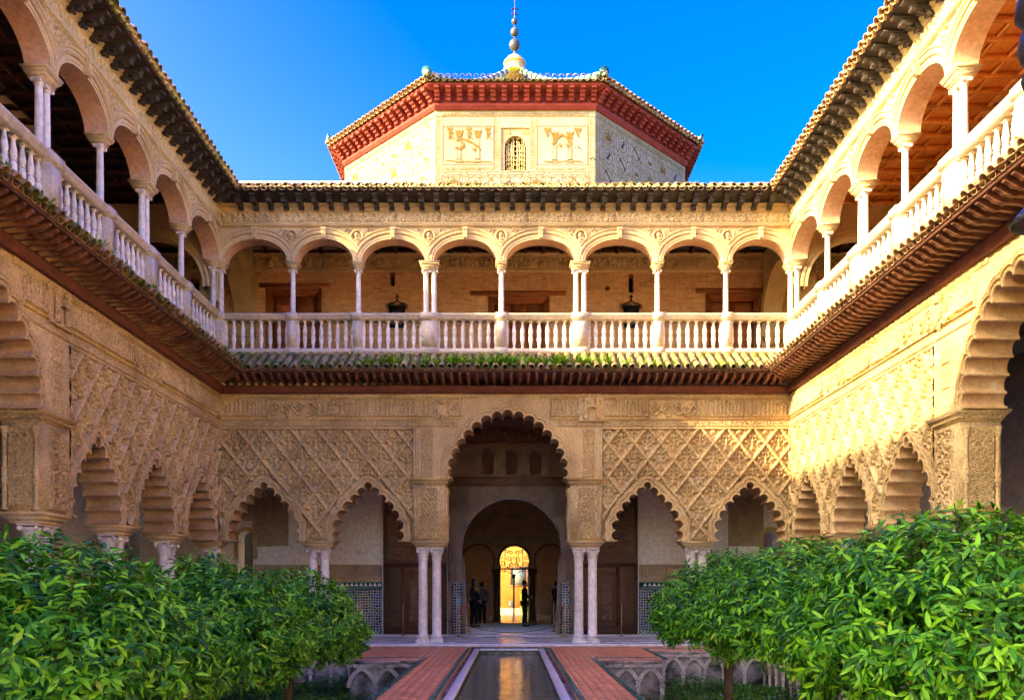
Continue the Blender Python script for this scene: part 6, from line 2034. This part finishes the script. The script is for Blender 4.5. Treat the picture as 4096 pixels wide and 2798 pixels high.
# ------------------------------------------------------------------ people
def skin_mesh(name, chains, mat, parent, levels=2):
    """chains: {key:(pos,r)} joints and edges list -> skin modifier surface"""
    joints, edges, root = chains
    keys = list(joints); ix = {k: i for i, k in enumerate(keys)}
    me = bpy.data.meshes.new(name)
    me.from_pydata([joints[k][0] for k in keys], [(ix[a], ix[b]) for a, b in edges], [])
    o = inst(me, name, parent)
    md = o.modifiers.new('skin', 'SKIN'); md.use_smooth_shade = True
    sk = me.skin_vertices[0].data
    for k in keys:
        r = joints[k][1]; sk[ix[k]].radius = r if hasattr(r, '__len__') else (r, r); sk[ix[k]].use_root = (k == root)
    sd = o.modifiers.new('sub', 'SUBSURF'); sd.levels = levels; sd.render_levels = levels
    me.materials.append(MAT[mat])
    return o
def person(loc, rz, label, top, bottom, hair, pose, scarf=None, long_hair=False, shirt=None, h=1.74, skirt=False):
    p = empty('person', loc, rz); tag(p, label, 'person'); s = h/1.74
    S = lambda x, y, z: (x*s, y*s, z*s)
    hands = pose['hands']; elb = pose['elbows']; feet = pose['feet']; knees = pose['knees']
    # body: front is -y
    J = {'pel': (S(0,0,.95), (.13,.10)), 'spi': (S(0,.01,1.15), (.12,.09)), 'che': (S(0,.0,1.34), (.15,.10)), 'nek': (S(0,0,1.50), .052), 'hd0': (S(0,-.01,1.58), (.062,.075)), 'hd1': (S(0,-.015,1.66), (.070,.088)), 'hd2': (S(0,.0,1.73), (.05,.06)), 'nos': (S(0,-.105,1.62), .012)}
    E_ = [('pel','spi'),('spi','che'),('che','nek'),('nek','hd0'),('hd0','hd1'),('hd1','hd2'),('hd0','nos')]
    for i, sd in enumerate((-1, 1)):
        t = 'lr'[i]
        J['sh'+t] = (S(sd*.17,.0,1.41), .058); J['el'+t] = (S(*elb[i]), .042); J['wr'+t] = (S(*hands[i]), .027)
        hv = Vector(hands[i])-Vector(elb[i]); hv.normalize()
        pm = Vector(hands[i])+hv*.06; J['pa'+t] = (S(*pm), (.034,.018))
        E_ += [('che','sh'+t),('sh'+t,'el'+t),('el'+t,'wr'+t),('wr'+t,'pa'+t)]
        side = hv.cross(Vector((0,0,1)));
        if side.length < .1: side = Vector((0,1,0))
        side.normalize()
        for q, (o_, l_) in enumerate(((-.028,.058),(-.010,.07),(.010,.066),(.028,.052))):
            f1 = pm+side*o_+hv*.04; f2 = f1+hv*l_*.6+Vector((0,0,-.012))
            J['f%d%s' % (q, t)] = (S(*f1), .009); J['g%d%s' % (q, t)] = (S(*f2), .008); E_ += [('pa'+t,'f%d%s' % (q, t)), ('f%d%s' % (q, t),'g%d%s' % (q, t))]
        th = Vector(hands[i])+hv*.03+side*-.04; J['th'+t] = (S(*th), .011); J['ti'+t] = (S(*(th+hv*.04)), .009); E_ += [('wr'+t,'th'+t), ('th'+t,'ti'+t)]
        J['hp'+t] = (S(sd*.09,0,.90), .085); J['kn'+t] = (S(*knees[i]), .058); J['an'+t] = (S(feet[i][0],feet[i][1]+.02,.09), .040); J['to'+t] = (S(feet[i][0],feet[i][1]-.15,.04), .038)
        E_ += [('pel','hp'+t),('hp'+t,'kn'+t),('kn'+t,'an'+t),('an'+t,'to'+t)]
    skin_mesh('body', (J, E_, 'pel'), 'skin', p)
    g = 1.16
    def R_(k, f=g):
        r = J[k][1]; return tuple(x*f+.006 for x in r) if hasattr(r, '__len__') else r*f+.006
    keys = ['pel','spi','che']+[a+t for t in 'lr' for a in ('sh','el','wr')]
    JT = {k: (J[k][0], R_(k)) for k in keys}
    JT['hem'] = (S(0,.0,.80 if skirt else .86), (.17,.125)); JT['col'] = (S(0,0,1.475), .06)
    ET = [('hem','pel'),('pel','spi'),('spi','che'),('che','col')]+[e for t in 'lr' for e in (('che','sh'+t),('sh'+t,'el'+t),('el'+t,'wr'+t))]
    skin_mesh('jacket', (JT, ET, 'pel'), top, p)
    JB = {'pel': (J['pel'][0], (.145,.115))}; EB = []
    for t in 'lr':
        for k in ('hp','kn','an'): JB[k+t] = (J[k+t][0], R_(k+t, 1.2))
        EB += [('pel','hp'+t),('hp'+t,'kn'+t),('kn'+t,'an'+t)]
    skin_mesh('trousers', (JB, EB, 'pel'), bottom, p)
    for t in 'lr':
        a = Vector(J['an'+t][0]); b = Vector(J['to'+t][0])
        JS = {'a': (tuple(a+Vector((0,.04,-.03))), .046), 'm': (tuple((a+b)/2+Vector((0,0,-.012))), .044), 'b': (tuple(b), .040)}
        skin_mesh('shoe', (JS, [('a','m'),('m','b')], 'm'), 'suit_black', p, 1)
    hz = MB(); hz.lathe([(.001,1.775*s),(.05*s,1.765*s),(.082*s,1.72*s),(.088*s,1.66*s),(.08*s,1.61*s)]+([(.085*s,1.5*s),(.06*s,1.45*s)] if long_hair else [(.06*s,1.57*s)]), 14, (0,.022*s,0), False)
    hz.build('hair', hair, p, True)
    ea = MB()
    for sd in (-1, 1): ea.ball((sd*.030*s, -.082*s, 1.655*s), .010*s, 6, 4); ea.ball((sd*.078*s, .0, 1.63*s), .016*s, 6, 4)
    ea.build('eyes_and_ears', 'skin', p, True)
    if scarf:
        sc_ = MB(); sc_.tube([S(.07*math.cos(a),.07*math.sin(a)-.0,1.47+.01*math.sin(2*a)) for a in np.linspace(0, 2*PI, 13)], .022, 6, False)
        sc_.tube([S(.02,-.10,1.46), S(.05,-.15,1.36), S(.07,-.16,1.24)], [.028,.032,.02], 6); sc_.build('scarf', scarf, p, True)
    if shirt:
        st = MB(); st.prism([(-.05,1.48*s),(.05,1.48*s),(.01,1.22*s),(-.01,1.22*s)], -.145*s, -.135*s); st.build('shirt_front', shirt, p)
    return p
HFZ = .036
stand = dict(elbows=[(-.25,.03,1.13),(.25,.03,1.13)], hands=[(-.22,-.10,.93),(.22,-.10,.93)], feet=[(-.10,.0),(.10,-.03)], knees=[(-.095,-.01,.50),(.095,-.02,.50)])
fold = dict(elbows=[(-.25,-.02,1.12),(.25,-.02,1.12)], hands=[(-.06,-.22,1.14),(.07,-.21,1.10)], feet=[(-.10,.02),(.10,-.03)], knees=[(-.095,-.01,.50),(.095,-.02,.50)])
clasp = dict(elbows=[(-.23,-.01,1.12),(.23,-.01,1.12)], hands=[(-.05,-.22,.97),(.06,-.21,.96)], feet=[(-.11,.05),(.11,-.04)], knees=[(-.10,.01,.50),(.10,-.02,.50)])
lean_ = dict(elbows=[(-.26,-.10,1.16),(.24,-.16,1.20)], hands=[(-.16,-.30,1.22),(.10,-.36,1.30)], feet=[(-.22,.10),(.22,-.06)], knees=[(-.17,.02,.50),(.16,-.04,.50)])
person((.60, 9.4, HFZ), R(75), 'man in a dark suit and white shirt standing before the yellow doorway', 'suit_black', 'suit_black', 'hair_dark', fold, shirt='shirt_white', h=1.72)
person((-1.29, 8.9, HFZ), R(62), 'person in long navy coat and yellow scarf with clasped hands, left of the doorway', 'suit_navy', 'suit_black', 'hair_dark', clasp, scarf='scarf_yellow', long_hair=True, skirt=True, h=1.76)
person((-1.10, 11.9, HFZ), R(170), 'person in a grey top standing in shadow behind the navy coat', 'cloth_grey', 'suit_black', 'hair_dark', stand, h=1.68)
person((1.88, 10.9, HFZ), R(150), 'person in blue jeans standing in shadow at the right of the hall', 'suit_black', 'denim', 'hair_dark', lean_, h=1.70)
# hedge in the court behind
rng = np.random.default_rng(77)
n = 9000
t_ = rng.random((n, 3)); Pn = np.stack([.62+1.4*t_[:,0], 26.2+2.2*t_[:,1], .0+1.15*t_[:,2]], -1)
dv = rng.normal(size=(n,3)); dv /= np.linalg.norm(dv,axis=1)[:,None]; sv = np.cross(dv, [0,0,1.01]); ln_ = rng.uniform(.04,.08,n)[:,None]
V = np.stack([Pn, Pn+dv*ln_*.5-sv*ln_*.3, Pn+dv*ln_, Pn+dv*ln_*.5+sv*ln_*.3], 1).reshape(-1,3)
hg = inst(quadmesh('hedge', V, np.arange(n*4).reshape(-1,4), 'weed'), 'hedge'); tag(hg, 'clipped green hedge before the yellow garden wall', 'hedge')
# ------------------------------------------------------------------ dark hanging lamp at the right edge of the view
hl = empty('hanging_lamp', (1.355, -20.5, 0)); tag(hl, 'dark carved bronze lamp hanging at the right edge of the picture', 'lamp')
m = MB(); m.lathe([(.004,6.7),(.004,3.0),(.012,2.95),(.03,2.90),(.05,2.86),(.055,2.82),(.036,2.795),(.044,2.77),(.05,2.74),(.042,2.715),(.03,2.70),(.034,2.69),(.042,2.67),(.034,2.645),(.018,2.63),(.012,2.60)], 16)
m.build('body', 'bronze', hl, True)
m = MB(); m.lathe([(.012,2.60),(.010,2.45),(.014,2.40),(.03,2.375),(.055,2.345),(.068,2.33),(.062,2.322),(.03,2.315),(.005,2.30)], 16); m.build('dish', 'bronze', hl, True)
# ------------------------------------------------------------------ unseen roof block added to shade the right wing
at = MB(); at.prism([(14.0,11.9),(24.9,11.9),(24.9,14.4),(15.4,13.95)], -2.2, .35); at.build('shadow_block', 'stone', left)  # sloped end shaped to cast the slanted shadow edge on the right wing
